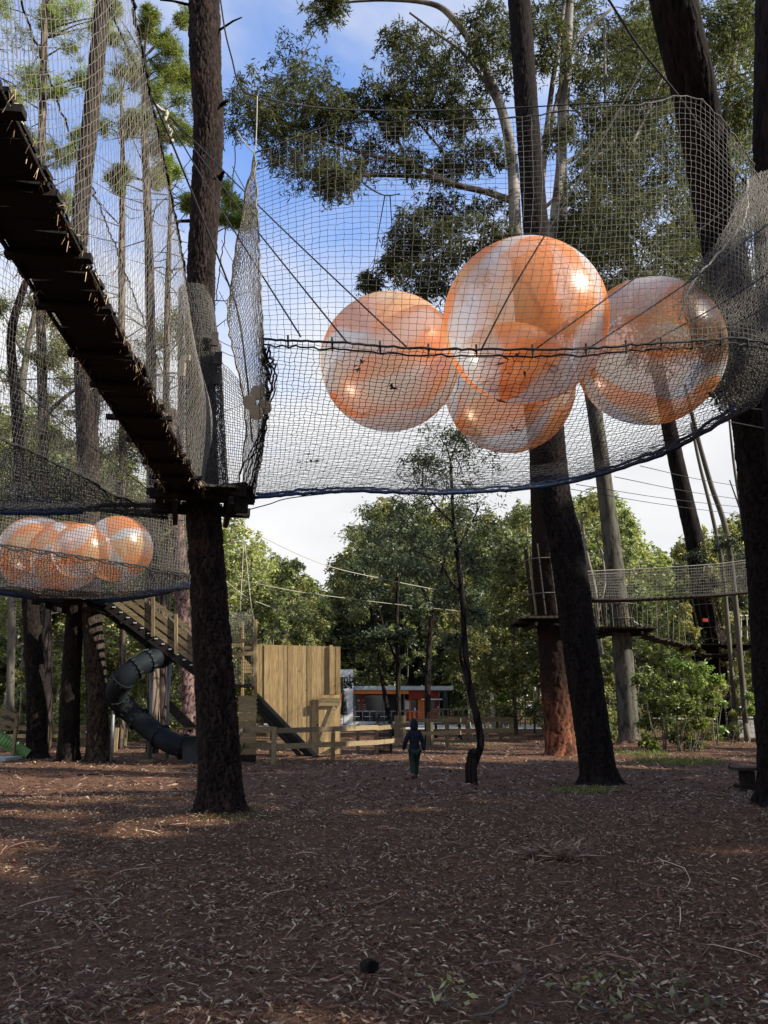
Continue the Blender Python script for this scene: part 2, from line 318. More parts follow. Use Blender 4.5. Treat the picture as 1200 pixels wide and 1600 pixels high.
M['black'] = flat('black', (.012, .012, .013), .6)
M['steel'] = noise_mat('steel', (.16, .165, .17), (.26, .27, .28), 8, .55, bump=.1, metallic=.5)
M['white'] = noise_mat('white', (.62, .62, .60), (.80, .80, .78), 5, .6, bump=.05)
M['orange'] = noise_mat('orange', (.62, .16, .03), (.85, .26, .05), 5, .6, bump=.1)
M['red'] = noise_mat('red', (.26, .030, .018), (.42, .060, .03), 5, .6, bump=.1)
M['fascia'] = flat('fascia', (.55, .56, .55), .5)
M['glass'] = flat('glass', (.03, .035, .04), .08, spec=.8)
M['navy'] = noise_mat('navy', (.006, .007, .016), (.010, .012, .026), 20, .9, bump=.3)
M['trouser'] = noise_mat('trouser', (.010, .024, .017), (.018, .038, .026), 20, .9, bump=.3)
M['skin'] = flat('skin', (.36, .20, .14), .6)
M['shoe'] = flat('shoe', (.05, .05, .055), .7)
M['slide_green'] = noise_mat('slide_green', (.07, .16, .04), (.13, .26, .06), 6, .4, bump=.1, spec=.5)
M['stone'] = noise_mat('stone', (.30, .30, .28), (.48, .48, .45), 4, .9, bump=.4)
M['sand'] = noise_mat('sand', (.42, .36, .28), (.60, .53, .43), 2, .95, bump=.3)
M['canvas'] = noise_mat('canvas', (.26, .22, .13), (.34, .29, .18), 3, .9, (8, 1, .3), .3)
M['disc'] = flat('disc', (.42, .37, .28), .8)

def ground_mat():
    m, t, b = new_mat('ground'); n, l = t.nodes, t.links.new
    tc = n.new('ShaderNodeTexCoord')
    def noise(s, d=6, di=0.0):
        z = n.new('ShaderNodeTexNoise'); z.inputs['Scale'].default_value = s; z.inputs['Detail'].default_value = d; z.inputs['Distortion'].default_value = di
        l(tc.outputs['Object'], z.inputs['Vector']); return z.outputs['Fac']
    a = noise(28, 8, .6); bb = noise(.35, 4); c = noise(160, 4)
    r = n.new('ShaderNodeValToRGB'); e = r.color_ramp.elements; e[0].position = .33; e[1].position = .7
    e[0].color = (.022, .009, .0045, 1); e[1].color = (.18, .082, .040, 1); l(a, r.inputs[0])
    r2 = n.new('ShaderNodeValToRGB'); e = r2.color_ramp.elements; e[0].position = .35; e[1].position = .68
    e[0].color = (.035, .018, .011, 1); e[1].color = (.23, .14, .09, 1); l(c, r2.inputs[0])
    mxx = n.new('ShaderNodeMix'); mxx.data_type = 'RGBA'; mxx.inputs['Factor'].default_value = .4; l(r.outputs[0], mxx.inputs['A']); l(r2.outputs[0], mxx.inputs['B'])
    mr = n.new('ShaderNodeMapRange'); mr.inputs['From Min'].default_value = .52; mr.inputs['From Max'].default_value = .66; mr.inputs['To Max'].default_value = .65; l(bb, mr.inputs[0])
    m2 = n.new('ShaderNodeMix'); m2.data_type = 'RGBA'; l(mr.outputs[0], m2.inputs['Factor']); l(mxx.outputs['Result'], m2.inputs['A']); m2.inputs['B'].default_value = (.16, .078, .044, 1)
    l(m2.outputs['Result'], b.inputs['Base Color']); b.inputs['Roughness'].default_value = .95; b.inputs['Specular IOR Level'].default_value = .15
    bp = n.new('ShaderNodeBump'); bp.inputs['Strength'].default_value = .9; bp.inputs['Distance'].default_value = .02
    l(a, bp.inputs['Height']); bp2 = n.new('ShaderNodeBump'); bp2.inputs['Strength'].default_value = .8; bp2.inputs['Distance'].default_value = .008
    l(c, bp2.inputs['Height']); l(bp.outputs[0], bp2.inputs['Normal']); l(bp2.outputs[0], b.inputs['Normal'])
    return m
M['ground'] = ground_mat()
def ball_mat(name, seed, ca, cb):
    """thin inflated vinyl: orange panels and clear milky panels, see-through"""
    m = bpy.data.materials.new(name); m.use_nodes = True; t = m.node_tree; n, l = t.nodes, t.links.new; n.clear()
    out = n.new('ShaderNodeOutputMaterial'); tc = n.new('ShaderNodeTexCoord')
    mp = n.new('ShaderNodeMapping'); l(tc.outputs['Object'], mp.inputs['Vector'])
    nw = n.new('ShaderNodeTexNoise'); nw.inputs['Scale'].default_value = 1.3; nw.noise_dimensions = '4D'; nw.inputs['W'].default_value = seed; nw.inputs['Detail'].default_value = 2
    l(mp.outputs[0], nw.inputs['Vector'])
    sp = n.new('ShaderNodeSeparateXYZ'); l(mp.outputs[0], sp.inputs[0])
    at = n.new('ShaderNodeMath'); at.operation = 'ARCTAN2'; l(sp.outputs['Y'], at.inputs[0]); l(sp.outputs['X'], at.inputs[1])
    k = n.new('ShaderNodeMath'); k.operation = 'MULTIPLY'; k.inputs[1].default_value = 4.0; l(at.outputs[0], k.inputs[0])
    dn = n.new('ShaderNodeMath'); dn.operation = 'MULTIPLY_ADD'; dn.inputs[1].default_value = 4.5; l(nw.outputs['Fac'], dn.inputs[0]); l(k.outputs[0], dn.inputs[2])
    si = n.new('ShaderNodeMath'); si.operation = 'SINE'; l(dn.outputs[0], si.inputs[0])
    z3 = n.new('ShaderNodeMath'); z3.operation = 'MULTIPLY_ADD'; l(sp.outputs['Z'], z3.inputs[0]); z3.inputs[1].default_value = 3.4; l(nw.outputs['Fac'], z3.inputs[2])
    z4 = n.new('ShaderNodeMath'); z4.operation = 'SINE'; l(z3.outputs[0], z4.inputs[0]); z5 = n.new('ShaderNodeMath'); z5.operation = 'MULTIPLY_ADD'; l(z4.outputs[0], z5.inputs[0]); z5.inputs[1].default_value = .55; l(si.outputs[0], z5.inputs[2]); si = z5
    mr = n.new('ShaderNodeMapRange'); mr.inputs['From Min'].default_value = -.50; mr.inputs['From Max'].default_value = -.12; l(si.outputs[0], mr.inputs[0])
    col = n.new('ShaderNodeMix'); col.data_type = 'RGBA'; l(mr.outputs[0], col.inputs['Factor']); col.inputs['A'].default_value = (*cb, 1)
    n3 = n.new('ShaderNodeTexNoise'); n3.inputs['Scale'].default_value = 1.1; n3.noise_dimensions = '4D'; n3.inputs['W'].default_value = seed+5; n3.inputs['Detail'].default_value = 1; l(mp.outputs[0], n3.inputs['Vector'])
    r3 = n.new('ShaderNodeMapRange'); r3.inputs['From Min'].default_value = .46; r3.inputs['From Max'].default_value = .56; l(n3.outputs['Fac'], r3.inputs[0])
    oc = n.new('ShaderNodeMix'); oc.data_type = 'RGBA'; l(r3.outputs[0], oc.inputs['Factor']); oc.inputs['A'].default_value = (*ca, 1); oc.inputs['B'].default_value = (.88, .56, .27, 1); l(oc.outputs['Result'], col.inputs['B'])
    df = n.new('ShaderNodeBsdfDiffuse'); tl = n.new('ShaderNodeBsdfTranslucent'); tp = n.new('ShaderNodeBsdfTransparent'); gl = n.new('ShaderNodeBsdfGlossy')
    gl.inputs['Roughness'].default_value = .30; gl.inputs['Color'].default_value = (1, 1, 1, 1)
    l(col.outputs['Result'], df.inputs['Color']); l(col.outputs['Result'], tl.inputs['Color'])
    tint = n.new('ShaderNodeMix'); tint.data_type = 'RGBA'; tint.inputs['Factor'].default_value = .65; tint.inputs['A'].default_value = (1, 1, 1, 1); l(col.outputs['Result'], tint.inputs['B'])
    gain = n.new('ShaderNodeMix'); gain.data_type = 'RGBA'; gain.inputs['Factor'].default_value = .35; l(tint.outputs['Result'], gain.inputs['A']); gain.inputs['B'].default_value = (1, 1, 1, 1)
    l(gain.outputs['Result'], tp.inputs['Color'])
    m1 = n.new('ShaderNodeMixShader'); m1.inputs[0].default_value = .6; l(df.outputs[0], m1.inputs[1]); l(tl.outputs[0], m1.inputs[2])
    lw = n.new('ShaderNodeLayerWeight'); lw.inputs['Blend'].default_value = .32
    al = n.new('ShaderNodeMapRange'); al.inputs['To Min'].default_value = .42; al.inputs['To Max'].default_value = .9; l(lw.outputs['Facing'], al.inputs[0])
    a2 = n.new('ShaderNodeMath'); a2.operation = 'MULTIPLY_ADD'; l(mr.outputs[0], a2.inputs[0]); a2.inputs[1].default_value = .03; l(al.outputs[0], a2.inputs[2]); a2.use_clamp = True
    m2 = n.new('ShaderNodeMixShader'); l(a2.outputs[0], m2.inputs[0]); l(tp.outputs[0], m2.inputs[1]); l(m1.outputs[0], m2.inputs[2])
    fr = n.new('ShaderNodeFresnel'); fr.inputs['IOR'].default_value = 1.38
    fm = n.new('ShaderNodeMath'); fm.operation = 'MINIMUM'; fm.inputs[1].default_value = .07; l(fr.outputs[0], fm.inputs[0])
    m3 = n.new('ShaderNodeMixShader'); l(fm.outputs[0], m3.inputs[0]); l(m2.outputs[0], m3.inputs[1]); l(gl.outputs[0], m3.inputs[2])
    l(m3.outputs[0], out.inputs[0]); return m
ORG, CLR = (1.0, .40, .12), (.80, .87, .90)

# ------------------------------------------------------------------ ground and path
def build_ground():
    # fine middle, coarse outside; one sheet
    xs = np.concatenate([np.linspace(-700, -40, 12), np.linspace(-36, 36, 180), np.linspace(40, 700, 12)])
    ys = np.concatenate([np.linspace(-500, -20, 10), np.linspace(-16, 60, 200), np.linspace(66, 900, 16)])
    X, Y = np.meshgrid(xs, ys)
    Z = .05*np.sin(X*.5+1.3)*np.cos(Y*.37)+.03*np.sin(X*1.3+Y*.9)+.02*np.sin(2.7*X-1.9*Y)
    near = np.exp(-((X/34)**8))*np.exp(-(((Y-22)/36)**8)); Z = Z*near*.6
    V = np.stack([X, Y, Z], -1).reshape(-1, 3); nx = len(xs); ny = len(ys)
    i, j = np.meshgrid(np.arange(nx-1), np.arange(ny-1)); a = (j*nx+i).ravel()
    F = np.stack([a, a+1, a+1+nx, a+nx], -1)
    o = mesh_np('ground', V, F, M['ground'], smooth=True); tag(o, 'forest floor of brown bark mulch and dry leaves under the nets', 'ground', kind='structure')
build_ground()
def gz(x, y):
    return .6*(.05*math.sin(x*.5+1.3)*math.cos(y*.37)+.03*math.sin(x*1.3+y*.9)+.02*math.sin(2.7*x-1.9*y))
mb = MB(); pts = [(-12, 58), (-4, 55), (8, 56), (22, 60), (60, 66), (60, 78), (20, 72), (6, 76), (-14, 78)]
mb.add([(x, y, .045) for x, y in pts], [tuple(range(len(pts)))])
tag(mb.build('path', M['sand']), 'pale sandy path crossing in front of the cafe', 'path', kind='structure')

# ------------------------------------------------------------------ leaves, crowns, trunks
def leaf_cloud(C, Lm, Wm, down=.7, rng=RNG, flat_=None):
    n = len(C)
    d = rng.normal(size=(n, 3)); d[:, 2] = d[:, 2]*.6-down
    if flat_ is not None: d[:, 2] = rng.normal(size=n)*flat_
    d /= np.linalg.norm(d, axis=1)[:, None]
    s = np.cross(d, rng.normal(size=(n, 3))) if flat_ is None else np.cross(d, np.array([0, 0, 1.])+rng.normal(size=(n, 3))*.45)
    s /= np.linalg.norm(s, axis=1)[:, None]+1e-9
    Ln = (Lm*rng.uniform(.6, 1.3, n))[:, None]; Wn = (Wm*rng.uniform(.7, 1.2, n))[:, None]
    V = np.stack([C, C+d*Ln*.45+s*Wn*.5, C+d*Ln, C+d*Ln*.5-s*Wn*.5], 1).reshape(-1, 3)
    return V, np.arange(4*n).reshape(n, 4)
def clump_pts(centers, radii, per, sub=7, rng=RNG, sq=.75, spread=.22):
    out = []
    for c, r in zip(centers, radii):
        ns = max(2, sub); sc = rng.normal(size=(ns, 3)); sc /= np.linalg.norm(sc, axis=1)[:, None]
        sc = np.asarray(c)+sc*(rng.uniform(.2, .95, (ns, 1))*r)*np.array([1, 1, sq])
        k = int(per*rng.uniform(.7, 1.3)); idx = rng.integers(0, ns, k)
        out.append(sc[idx]+rng.normal(size=(k, 3))*r*spread*np.array([1, 1, .9])*rng.uniform(.4, 1.5, (ns, 1))[idx])
    return np.vstack(out)
def spray_pts(centers, radii, nspray, nleaf, rng=RNG):
    """drooping sprays: leaves strung along short arching twigs inside each clump"""
    out = []
    for c, r in zip(centers, radii):
        k = max(4, int(nspray*rng.uniform(.7, 1.3))); a = rng.normal(size=(k, 3)); a /= np.linalg.norm(a, axis=1)[:, None]
        o = np.asarray(c)+a*(rng.uniform(0, 1, (k, 1))**.45*r)*np.array([1.15, 1.15, .85])
        d = a*np.array([1, 1, .4])+rng.normal(size=(k, 3))*.5; d[:, 2] -= .3; d /= np.linalg.norm(d, axis=1)[:, None]
        Ls = r*rng.uniform(.3, .75, (k, 1)); t = rng.uniform(0, 1, (k, nleaf, 1))
        p = o[:, None]+d[:, None]*Ls[:, None]*t; p[..., 2] -= (t[..., 0]**2)*Ls*.7
        out.append((p+rng.normal(size=p.shape)*np.minimum(.07, r*.09)).reshape(-1, 3))
    return np.vstack(out)
def trunk_mesh(mb, cl, n=10): mb.tube([c[0] for c in cl], [c[1] for c in cl], n)

def make_variant(kind, seed):
    """unit-free tree meshes: returns (trunk mesh, leaf mesh, height)"""
    rng = np.random.default_rng(seed); rd = random.Random(seed)
    H, base, cw, ncl, per, ls, tr = {
        'gum':    (16.0, .30, 3.2, 54, 11, .34, .15),
        'dense':  (13.0, .08, 2.7, 84, 11, .32, .15),
        'bush':   (6.0, .02, 2.0, 36, 14, .24, .06),
        'pole':   (14.0, .22, 1.4, 26, 9, .32, .075)}[kind]
    mb = MB(); pts = []; x = y = 0
    for i in range(9):
        z = H*i/8*.93; pts.append((x, y, z)); x += rd.uniform(-.18, .18)*H/12; y += rd.uniform(-.18, .18)*H/12
    pts[0] = (0, 0, -.15)
    mb.tube(pts, [tr*(1.25 if i == 0 else 1)*(1-.75*i/8) for i in range(9)], 7)
    cs = []; rs = []
    for k in range(ncl):
        f = base+(1-base)*rd.random()**.8
        zz = H*f; i = min(7, int(zz/(H*.93)*8)); q = min(1, zz/(H*.93)*8-i); p = Vector(pts[i]).lerp(Vector(pts[i+1]), q)
        prof = {'gum': math.sin(min(1, (f-base)/(1-base)*.9+.15)*PI)**.6, 'dense': (1-f)**.55*1.15, 'bush': math.sin(min(1, f*.8+.2)*PI)**.5, 'pole': .4+.6*math.sin((f-base)/(1-base)*PI)}[kind]
        r_ = cw*prof*rd.uniform(.2, 1.25); a = rd.uniform(0, 2*PI)
        c = Vector((p.x+math.cos(a)*r_, p.y+math.sin(a)*r_, zz+rd.uniform(-.3, .3)))
        root = Vector((p.x, p.y, max(H*.06, zz-r_*rd.uniform(.5, .9)-.2)))
        if k % 2 == 0: mb.tube([root, root.lerp(c, .5)+Vector((0, 0, .12)), c], [tr*.28, tr*.18, tr*.07], 4, False)
        cs.append(c); rs.append(rd.uniform(.4, 1.05)*(cw*.26+.12))
    C = spray_pts(cs, rs, per, 16, rng)
    V, F = leaf_cloud(C, ls*.95, ls*.40, .45, rng)
    me_t = bpy.data.meshes.new('trunk'); me_t.from_pydata(mb.v, [], mb.f); me_t.polygons.foreach_set('use_smooth', [True]*len(me_t.polygons))
    me_l = bpy.data.meshes.new('crown'); me_l.from_pydata(V.tolist(), [], F.tolist())
    return me_t, me_l, H
VAR = {}
def variant(kind, i):
    if (kind, i) not in VAR:
        t, l, H = make_variant(kind, i*13+len(kind)*101+ord(kind[0])); t.materials.append(M['thin_bark']); l.materials.append(M['forest_leaf']); VAR[(kind, i)] = (t, l, H)
    return VAR[(kind, i)]
def far_tree(kind, i, tm, lm, x, y, h, label, group, name='tree', wide=1.0):
    t, l, H = variant(kind, i); s = h/H
    e = thing(name, label, 'tree', (x, y, 0), group)
    e.rotation_euler = (0, 0, random.uniform(0, 2*PI)); e.scale = (s*wide, s*wide, s)
    o = link('trunk', t, None, e); o2 = link('crown', l, None, e); o2['kind'] = 'stuff'
    for ob, m_ in ((o, tm), (o2, lm)): ob.material_slots[0].link = 'OBJECT'; ob.material_slots[0].material = M[m_]
    return e

def px_trunk(mb, pl, Y, n=10, ground=True, off=0.0):
    """pl: (px, py, width px[, Y]); returns world centreline"""
    cl = []
    for q in pl:
        Yq = q[3] if len(q) > 3 else Y; p = P(q[0], q[1], Yq); cl.append((p, q[2]/2*mpp(p)))
    if ground:
        p, r = cl[0]; cl.insert(0, (Vector((p.x, p.y, -.2)), r*1.05))
    mb.tube([c[0] for c in cl], [c[1] for c in cl], n); return cl
def detailed_trunk(name, pl, Y, mat, parent, na=72, dz=.022, amp=.035, plate=(.11, .34), flare=.35, seed=1, roots=5, ztop=None):
    """near trunk with real bark plates: cellular relief on the surface"""
    pts = []
    for q in pl:
        Yq = q[3] if len(q) > 3 else Y; p = P(q[0], q[1], Yq); pts.append((p.x, p.y, p.z, q[2]/2*mpp(p)))
    pts[0] = (pts[0][0], pts[0][1], -.05, pts[0][3])
    length = pts[-1][2]-pts[0][2]; nr = int(min(length, 9)/dz)+int(max(0, length-9)/(dz*3)); S = catmull(pts, nr*4)
    hz = np.concatenate([np.linspace(pts[0][2], min(pts[-1][2], 9), int(min(length, 9)/dz)), np.linspace(9.01, max(pts[-1][2], 9.1), int(max(0, length-9)/(dz*3))+2)]) if length > 9 else np.linspace(pts[0][2], pts[-1][2], nr)
    o = np.argsort(S[:, 2]); cx, cyy, cr_ = [np.interp(hz, S[o, 2], S[o, k]) for k in (0, 1, 3)]
    rng = np.random.default_rng(seed); th = np.linspace(0, 2*PI, na, endpoint=False)
    r0 = float(np.mean(cr_)); circ = 2*PI*r0
    # cell points in unrolled bark space (staggered, stretched upward)
    nc = max(6, int(circ/plate[0])); nzc = int(length/plate[1])+4
    kd = kdtree.KDTree(nc*nzc*3); c = 0
    for j in range(nzc):
        for i in range(nc):
            u = (i+.5*(j % 2)+rng.uniform(-.38, .38))*circ/nc; v = (pts[0][2]/1+(j-1+rng.uniform(-.42, .42))*plate[1])*plate[0]/plate[1]
            for sft in (-circ, 0, circ): kd.insert((u+sft, v, 0), c); c += 1
    kd.balance()
    T, Z = np.meshgrid(th, hz); U = T/(2*PI)*circ
    wob = .03*np.sin(Z*7+T*3)+.02*np.sin(Z*19+T*7)+.012*np.sin(Z*41+T*13)
    Uf = (U+wob).ravel(); Vf = (Z*plate[0]/plate[1]+.02*np.sin(U*40+Z*5)+.012*np.sin(U*95)).ravel()
    D = np.empty(len(Uf)); Hh = np.empty(len(Uf))
    for i in range(len(Uf)):
        r = kd.find_n((Uf[i], Vf[i], 0), 2); D[i] = r[1][2]-r[0][2]; Hh[i] = (r[0][1]*7919 % 101)/101
    k = np.clip(D/(plate[0]*.5), 0, 1)**.6; k = k*(.55+.45*np.clip(.5+.9*np.sin(Uf*23+2*np.sin(Vf*17))*np.sin(Vf*31+Uf*9), 0, 1))+.25*rng.random(len(k))*(k > .2); k = np.clip(k, 0, 1)
    disp = (k*(.75+.35*Hh)-.75)*amp+rng.normal(size=len(k))*amp*.05
    disp = disp.reshape(T.shape)
    zz = np.maximum(Z, 0)
    fl = 1+flare*.55*np.exp(-zz/.15)*(1+.75*np.sin(T*roots+seed+.8*np.sin(T*2)))+.06*np.sin(T*2+seed+Z*.3)*np.exp(-zz/4)
    RR = cr_[:, None]*fl+disp
    V = np.stack([cx[:, None]+np.cos(T)*RR, cyy[:, None]+np.sin(T)*RR, Z], -1).reshape(-1, 3)
    m_, n_ = T.shape; i, j = np.meshgrid(np.arange(n_), np.arange(m_-1)); a = (j*n_+i).ravel(); b = (j*n_+(i+1) % n_).ravel()
    ob = mesh_np(name, V, np.stack([a, b, b+n_, a+n_], -1), mat, parent, smooth=True)
    for nm, arr in (('plate', k), ('cell', Hh)):
        at_ = ob.data.attributes.new(nm, 'FLOAT', 'POINT'); at_.data.foreach_set('value', np.asarray(arr, dtype=np.float32).ravel())
    return ob

def branches_px(mb, lists, Y, n=6):
    samples = []
    for pl in lists:
        pts = [tuple(P(q[0], q[1], (q[3] if len(q) > 3 else Y)))+(q[2]/2,) for q in pl]
        S = catmull(pts, max(6, len(pts)*5)); vs = [Vector(s[:3]) for s in S]
        mb.tube(vs, [max(.008, s[3])*mpp(v) for s, v in zip(S, vs)], n)
        samples += list(zip(vs, [s[3] for s in S]))
    return samples
def crown_px(clumps, Y, per, ls, lw, parent, mat, samples=None, mb=None, rng=RNG, jitter=1.5, down=.7, name='crown', sub=7, spread=.22, grow=1.0, spray=None):
    cs = []; rs = []
    for q in clumps:
        Yq = (q[3] if len(q) > 3 else Y)+rng.uniform(-jitter, jitter); p = P(q[0], q[1], Yq); cs.append(p); rs.append(q[2]*mpp(p)*grow)
        if samples and mb is not None:
            best = min(samples, key=lambda s: (s[0]-p).length)
            mid = best[0].lerp(p, .5)+Vector((0, 0, .15))
            mb.tube([best[0], mid, p+Vector((0, 0, -.1))], [.022, .015, .008], 4, False)
            for k in range(5):
                e = p+Vector((rng.normal(), rng.normal(), rng.normal()*.7))*rs[-1]*.55; mb.tube([mid.lerp(p, .5), e], [.012, .005], 3, False)
    C = spray_pts(cs, rs, spray[0], spray[1], rng) if spray else clump_pts(cs, rs, per*2.2, sub+3, rng, spread=spread)
    V, F = leaf_cloud(C, ls, lw, down, rng)
    o = mesh_np(name, V, F, mat, parent); o['kind'] = 'stuff'; return o
def needle_crown(clumps, Y, per, ls, parent, mat, rng=RNG, jitter=1.5):
    cs = []; rs = []
    for q in clumps:
        p = P(q[0], q[1], (q[3] if len(q) > 3 else Y)+rng.uniform(-jitter, jitter)); cs.append(p); rs.append(q[2]*mpp(p))
    T = clump_pts(cs, rs, per*2, 12, rng)                      # tuft centres
    C = np.repeat(T, 15, axis=0)+rng.normal(size=(len(T)*15, 3))*.03
    V, F = leaf_cloud(C, ls*1.2, .026, -.25, rng)
    o = mesh_np('needles', V, F, mat, parent); o['kind'] = 'stuff'; return o

# ------------------------------------------------------------------ nets
def tubes_np(Ls, r, k=3):
    """Ls: (n lines, m points, 3) -> tube mesh"""
    Ls = np.asarray(Ls, float); n, m, _ = Ls.shape
    t = np.empty_like(Ls); t[:, 1:-1] = Ls[:, 2:]-Ls[:, :-2]; t[:, 0] = Ls[:, 1]-Ls[:, 0]; t[:, -1] = Ls[:, -1]-Ls[:, -2]
    t /= np.linalg.norm(t, axis=2, keepdims=True)+1e-9
    ref = np.array([.31, .87, .38]); ref /= np.linalg.norm(ref)
    a = np.cross(t, ref); a /= np.linalg.norm(a, axis=2, keepdims=True)+1e-9; b = np.cross(t, a)
    an = np.arange(k)*2*PI/k
    V = Ls[:, :, None, :]+r*(a[:, :, None, :]*np.cos(an)[None, None, :, None]+b[:, :, None, :]*np.sin(an)[None, None, :, None])
    base = (np.arange(n)[:, None]*m+np.arange(m-1)[None, :])*k
    q = []
    for i in range(k):
        j = (i+1) % k; q.append(np.stack([base+i, base+j, base+k+j, base+k+i], -1).reshape(-1, 4))
    return V.reshape(-1, 3), np.vstack(q)
def patch(ctrl, nu, nv):
    """ctrl rows x cols x 3 -> (nv, nu, 3)"""
    rows = [catmull([tuple(p) for p in r], nu) for r in ctrl]; A = np.stack(rows, 0)
    out = np.empty((nv, nu, 3))
    for i in range(nu): out[:, i] = catmull(A[:, i], nv)
    return out
def netting(name, ctrl, nu, nv, r, mat, parent, diamond=False, wob=.006, seed=3, warp=.0):
    g = patch(ctrl, nu, nv); rng = np.random.default_rng(seed)
    g = g+rng.normal(size=g.shape)*wob
    if warp:
        u = np.linspace(0, 1, nu)[None, :]; v = np.linspace(0, 1, nv)[:, None]
        g[..., 1] += warp*np.sin(u*9+v*5+seed)*np.sin(v*PI)*np.sin(u*PI)
    if diamond:
        du = np.zeros_like(g); du[:, 1:] = (g[:, 1:]-g[:, :-1])*.46; du[:, 0] = du[:, 1]
        sg = np.where((np.add.outer(np.arange(nv), np.arange(nu)) % 2) == 0, 1., -1.)[..., None]
        g2 = g+du*sg
        V, F = tubes_np(np.swapaxes(g2, 0, 1), r)
    else:
        V1, F1 = tubes_np(g, r); V2, F2 = tubes_np(np.swapaxes(g, 0, 1), r)
        V = np.vstack([V1, V2]); F = np.vstack([F1, F2+len(V1)])
    o = mesh_np(name, V, F, mat, parent); o['kind'] = 'stuff'; return g
def rope(name, pts, r, mat, parent, n=40, smooth=True, k=5, wig=.0, seed=0):
    S = catmull([tuple(p) for p in pts], n)
    if wig: S = S+np.random.default_rng(seed).normal(size=S.shape)*wig
    mb = MB(); mb.tube([Vector(s) for s in S], r, k); return mb.build(name, mat, parent, True)
def hem(name, line, r, mat, parent, wig=.008, seed=0):
    line = line+np.random.default_rng(seed).normal(size=line.shape)*wig
    mb = MB(); mb.tube([Vector(s) for s in line], r, 5); return mb.build(name, mat, parent, True)

# ================================================================== THE PLACE
Zf = 4.8                                                     # height of the treetop walkways
# ------------------------------------------------------------------ near trees
def base_of(pl, Y): 
    p = P(pl[0][0], pl[0][1], Y); return (p.x, p.y, 0)
def near_tree(name, label, pl, Y, mat, group='tall trees that carry the nets', **kw):
    mat = {'pine_bark': M['pine_plates'], 'dark_bark': M['dark_plates'], 'red_bark': M['red_plates'], 'brown_bark': M['brown_plates']}.get(mat.name, mat)
    e = thing(name, label, 'tree', base_of(pl, Y), group)
    detailed_trunk('trunk', pl, Y, mat, e, **kw); return e
pine = near_tree('pine_tree', 'thick furrowed pine trunk where the dark plank walkway meets its platform',
    [(345, 1270, 66), (343, 1180, 64), (334, 1050, 61), (325, 900, 56), (318, 800, 54), (315, 700, 48), (314, 560, 46), (314, 430, 43), (320, 330, 45), (326, 200, 46), (321, 100, 49), (319, 0, 48), (316, -140, 46)], 12.14, M['pine_bark'],
    na=120, dz=.016, amp=.048, plate=(.062, .27), flare=.55, seed=2)
for a, b, wd in [((343, 47), (378, 27), 4), ((345, 165), (357, 158), 7), ((344, 280), (350, 268), 8), ((300, 345), (266, 350), 6), ((297, 8), (250, 0), 5)]:
    p, q = P(*a, 12.1), P(*b, 11.9); mb = MB(); mb.tube([p, p.lerp(q, .6)+Vector((0, 0, .03)), q], [wd/2*mpp(p), wd/2.6*mpp(p), wd/4*mpp(p)], 6)
    mb.build('dead_branch', M['dark_bark'], pine, True)
rf = near_tree('pine_tree', 'dark leaning trunk in front of the reddish tree, rising behind the big balls',
    [(938, 1225, 56), (925, 1140, 56), (905, 1000, 56), (884, 850, 54), (864, 760, 52), (852, 600, 48), (838, 370, 40), (825, 200, 36), (811, 0, 34), (800, -120, 30)], 16.58, M['dark_bark'],
    na=84, dz=.025, amp=.03, plate=(.07, .36), flare=.62, seed=4)
rb = near_tree('gum_tree', 'trunk with sunlit red bark at its foot and a small plank platform part way up',
    [(877, 1180, 48), (872, 1100, 50), (866, 1000, 50), (858, 900, 50), (851, 760, 44), (846, 620, 40), (842, 450, 34)], 26.4, M['red_bark'],
    na=72, dz=.04, amp=.045, plate=(.16, .5), flare=.30, seed=6)
re_ = near_tree('pine_tree', 'great dark trunk on the right that leans over the big net',
    [(1228, 1257, 76, 13.1), (1222, 1100, 76, 13.1), (1208, 900, 74, 12.9), (1186, 700, 70, 12.3), (1165, 560, 64, 11.4), (1122, 350, 62, 10.2), (1092, 180, 64, 9.3), (1060, 40, 68, 8.7), (1040, -60, 70, 8.4)], 13.1, M['dark_bark'],
    na=90, dz=.022, amp=.03, plate=(.07, .36), flare=.5, seed=8)
re2 = near_tree('pine_tree', 'near black trunk at the right border beside the gathered pale net',
    [(1290, 1340, 90, 9.8), (1262, 900, 88, 9.8), (1232, 560, 84, 9.6), (1213, 300, 66, 9.4), (1208, 120, 56, 9.3), (1210, -80, 50, 9.2)], 9.8, M['dark_bark'],
    na=60, dz=.04, amp=.03, plate=(.07, .36), flare=.2, seed=9)
for i, (pl, Y, lab, mt) in enumerate([
    ([(58, 1185, 30), (57, 1080, 30), (47, 940, 25), (38, 800, 20), (24, 620, 16), (18, 520, 13), (40, 440, 10)], 24.8, 'dark trunk standing left of the close pair under the small platform', 'dark_bark'),
    ([(107, 1190, 33), (110, 1080, 30), (118, 950, 27), (128, 840, 24), (140, 700, 20), (155, 560, 17)], 23.3, 'left one of the two close trunks under the small platform', 'dark_bark'),
    ([(155, 1190, 38), (150, 1060, 33), (143, 950, 31), (139, 820, 32), (137, 700, 34), (132, 560, 32), (122, 440, 28), (126, 330, 26), (140, 200, 25), (152, 90, 24), (165, -40, 22)], 23.3, 'right one of the two close trunks, running up behind the long net', 'brown_bark'),
    ]):
    near_tree('pine_tree', lab, pl, Y, M[mt], group='pines beside the tube slide', na=56, dz=.04, amp=.035, plate=(.09, .34), flare=.5, seed=20+i)
near_tree('pine_tree', 'pine with sunlit scaly pink grey bark behind the tube slide', [(302, 1160, 28), (296, 1080, 26), (288, 980, 23), (280, 860, 20), (268, 640, 16)], 30.0, M['scaly_plates'], group='pines beside the tube slide', na=48, dz=.05, amp=.035, plate=(.14, .3), seed=31)
